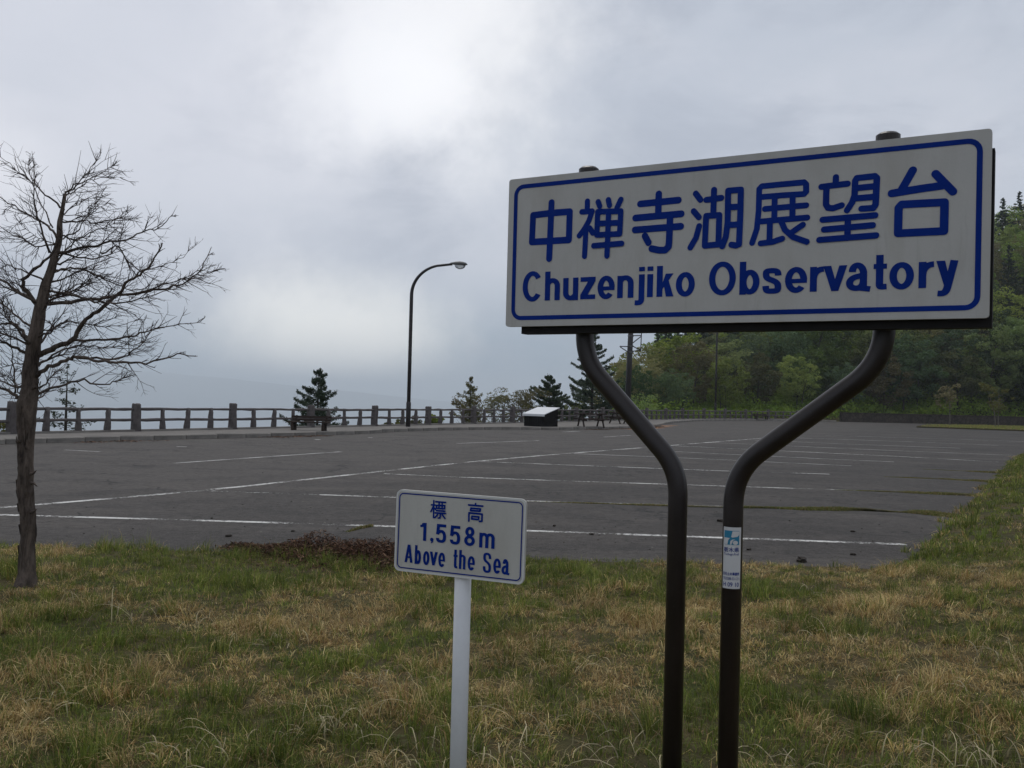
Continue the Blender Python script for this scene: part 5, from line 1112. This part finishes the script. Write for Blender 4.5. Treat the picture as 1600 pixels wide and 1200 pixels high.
def picnic(px, py, label, rz):
    p = on_z(px, py, 0.135); t = thing('picnic_table', (p[0], p[1], 0.135), label, 'picnic table', None, rz); w = 1.65
    for k_ in range(5): b = MB(); b.box((0, (k_ - 2) * 0.148, 0.725), (w, 0.138, 0.075)); b.build('top_plank', M['wood'], t, local=True, bevel=0.006)
    for s_ in (-1, 1):
        for k_ in range(2): b = MB(); b.box((0, s_ * (0.60 + 0.145 * k_), 0.43), (w, 0.135, 0.065)); b.build('seat_plank', M['wood'], t, local=True, bevel=0.006)
        x = s_ * 0.58
        for q in (-1, 1): b = MB(); b.tube([(x + 0.035 * q, q * 0.68, -0.02), (x + 0.035 * q, q * 0.22, 0.69)], 0.05, 6); b.build('leg', M['wood'], t, local=True)
        b = MB(); b.box((x - s_ * 0.09, 0, 0.375), (0.05, 1.5, 0.09)); b.build('seat_bearer', M['wood'], t, local=True)
        b = MB(); b.box((x - s_ * 0.09, 0, 0.66), (0.05, 0.68, 0.07)); b.build('top_bearer', M['wood'], t, local=True)
    return t
picnic(923, 666.6, 'dark wooden picnic table with slanted legs beside the black display box', 0.25)
picnic(972, 662.2, 'dark wooden picnic table mostly hidden behind the left post of the big sign', 0.5)
p = on_z(845, 666, 0.135); BOX = thing('display_box', (p[0], p[1], 0.135), 'black board-sided box with a sloping pale metal lid on the pavement beside the picnic table', 'display box', None, math.radians(-38))
Wd, Dp, H0, H1 = 1.35, 1.25, 0.66, 0.99      # local: -y faces the lot corner (low side), +y the high side
def pz(y): return lerp(H0, H1, (y + Dp / 2) / Dp)
for k_ in range(9):
    x0 = -Wd / 2 + Wd * k_ / 9
    for yy, h in ((-Dp / 2, H0), (Dp / 2, H1)): b = MB(); b.box((x0 + Wd / 18, yy, h / 2 - 0.01), (Wd / 9 - 0.006, 0.03, h - 0.01)); b.build('board', M['black'], BOX, local=True)
for k_ in range(8):
    yy = -Dp / 2 + 0.02 + (Dp - 0.04) * (k_ + 0.5) / 8; h = pz(yy)
    for s_ in (-1, 1): b = MB(); b.box((s_ * (Wd / 2 - 0.014), yy, h / 2 - 0.03), (0.03, (Dp - 0.04) / 8 - 0.006, h - 0.04)); b.build('board', M['black'], BOX, local=True)
b = MB(); a = math.atan2(H1 - H0, Dp); b.box((0, 0, (H0 + H1) / 2 + 0.02), (Wd + 0.14, Dp / math.cos(a) + 0.16, 0.035), rx=a); ld = b.build('lid', M['lid'], BOX, local=True)
b = MB(); b.box((0, -Dp / 2 - 0.085, H0 - 0.055), (Wd + 0.14, 0.025, 0.10)); b.build('lid_lip', M['lid'], ld, local=True)

# ------------------------------------------------------------------ haze
hb = MB(); hb.box((0, 0, -45), (30000, 30000, 490)); HZ = hb.build('haze', bpy.data.materials.new('haze')); tag(HZ, kind='stuff')
hm = HZ.data.materials[0]; hm.use_nodes = True; ht = hm.node_tree; ht.nodes.clear(); ho = ht.nodes.new('ShaderNodeOutputMaterial'); pv = ht.nodes.new('ShaderNodeVolumePrincipled')
pv.inputs['Density'].default_value = 0.00028; pv.inputs['Density Attribute'].default_value = ''; pv.inputs['Color'].default_value = (0.85, 0.92, 0.975, 1); pv.inputs['Anisotropy'].default_value = 0.2
ht.links.new(pv.outputs[0], ho.inputs['Volume'])
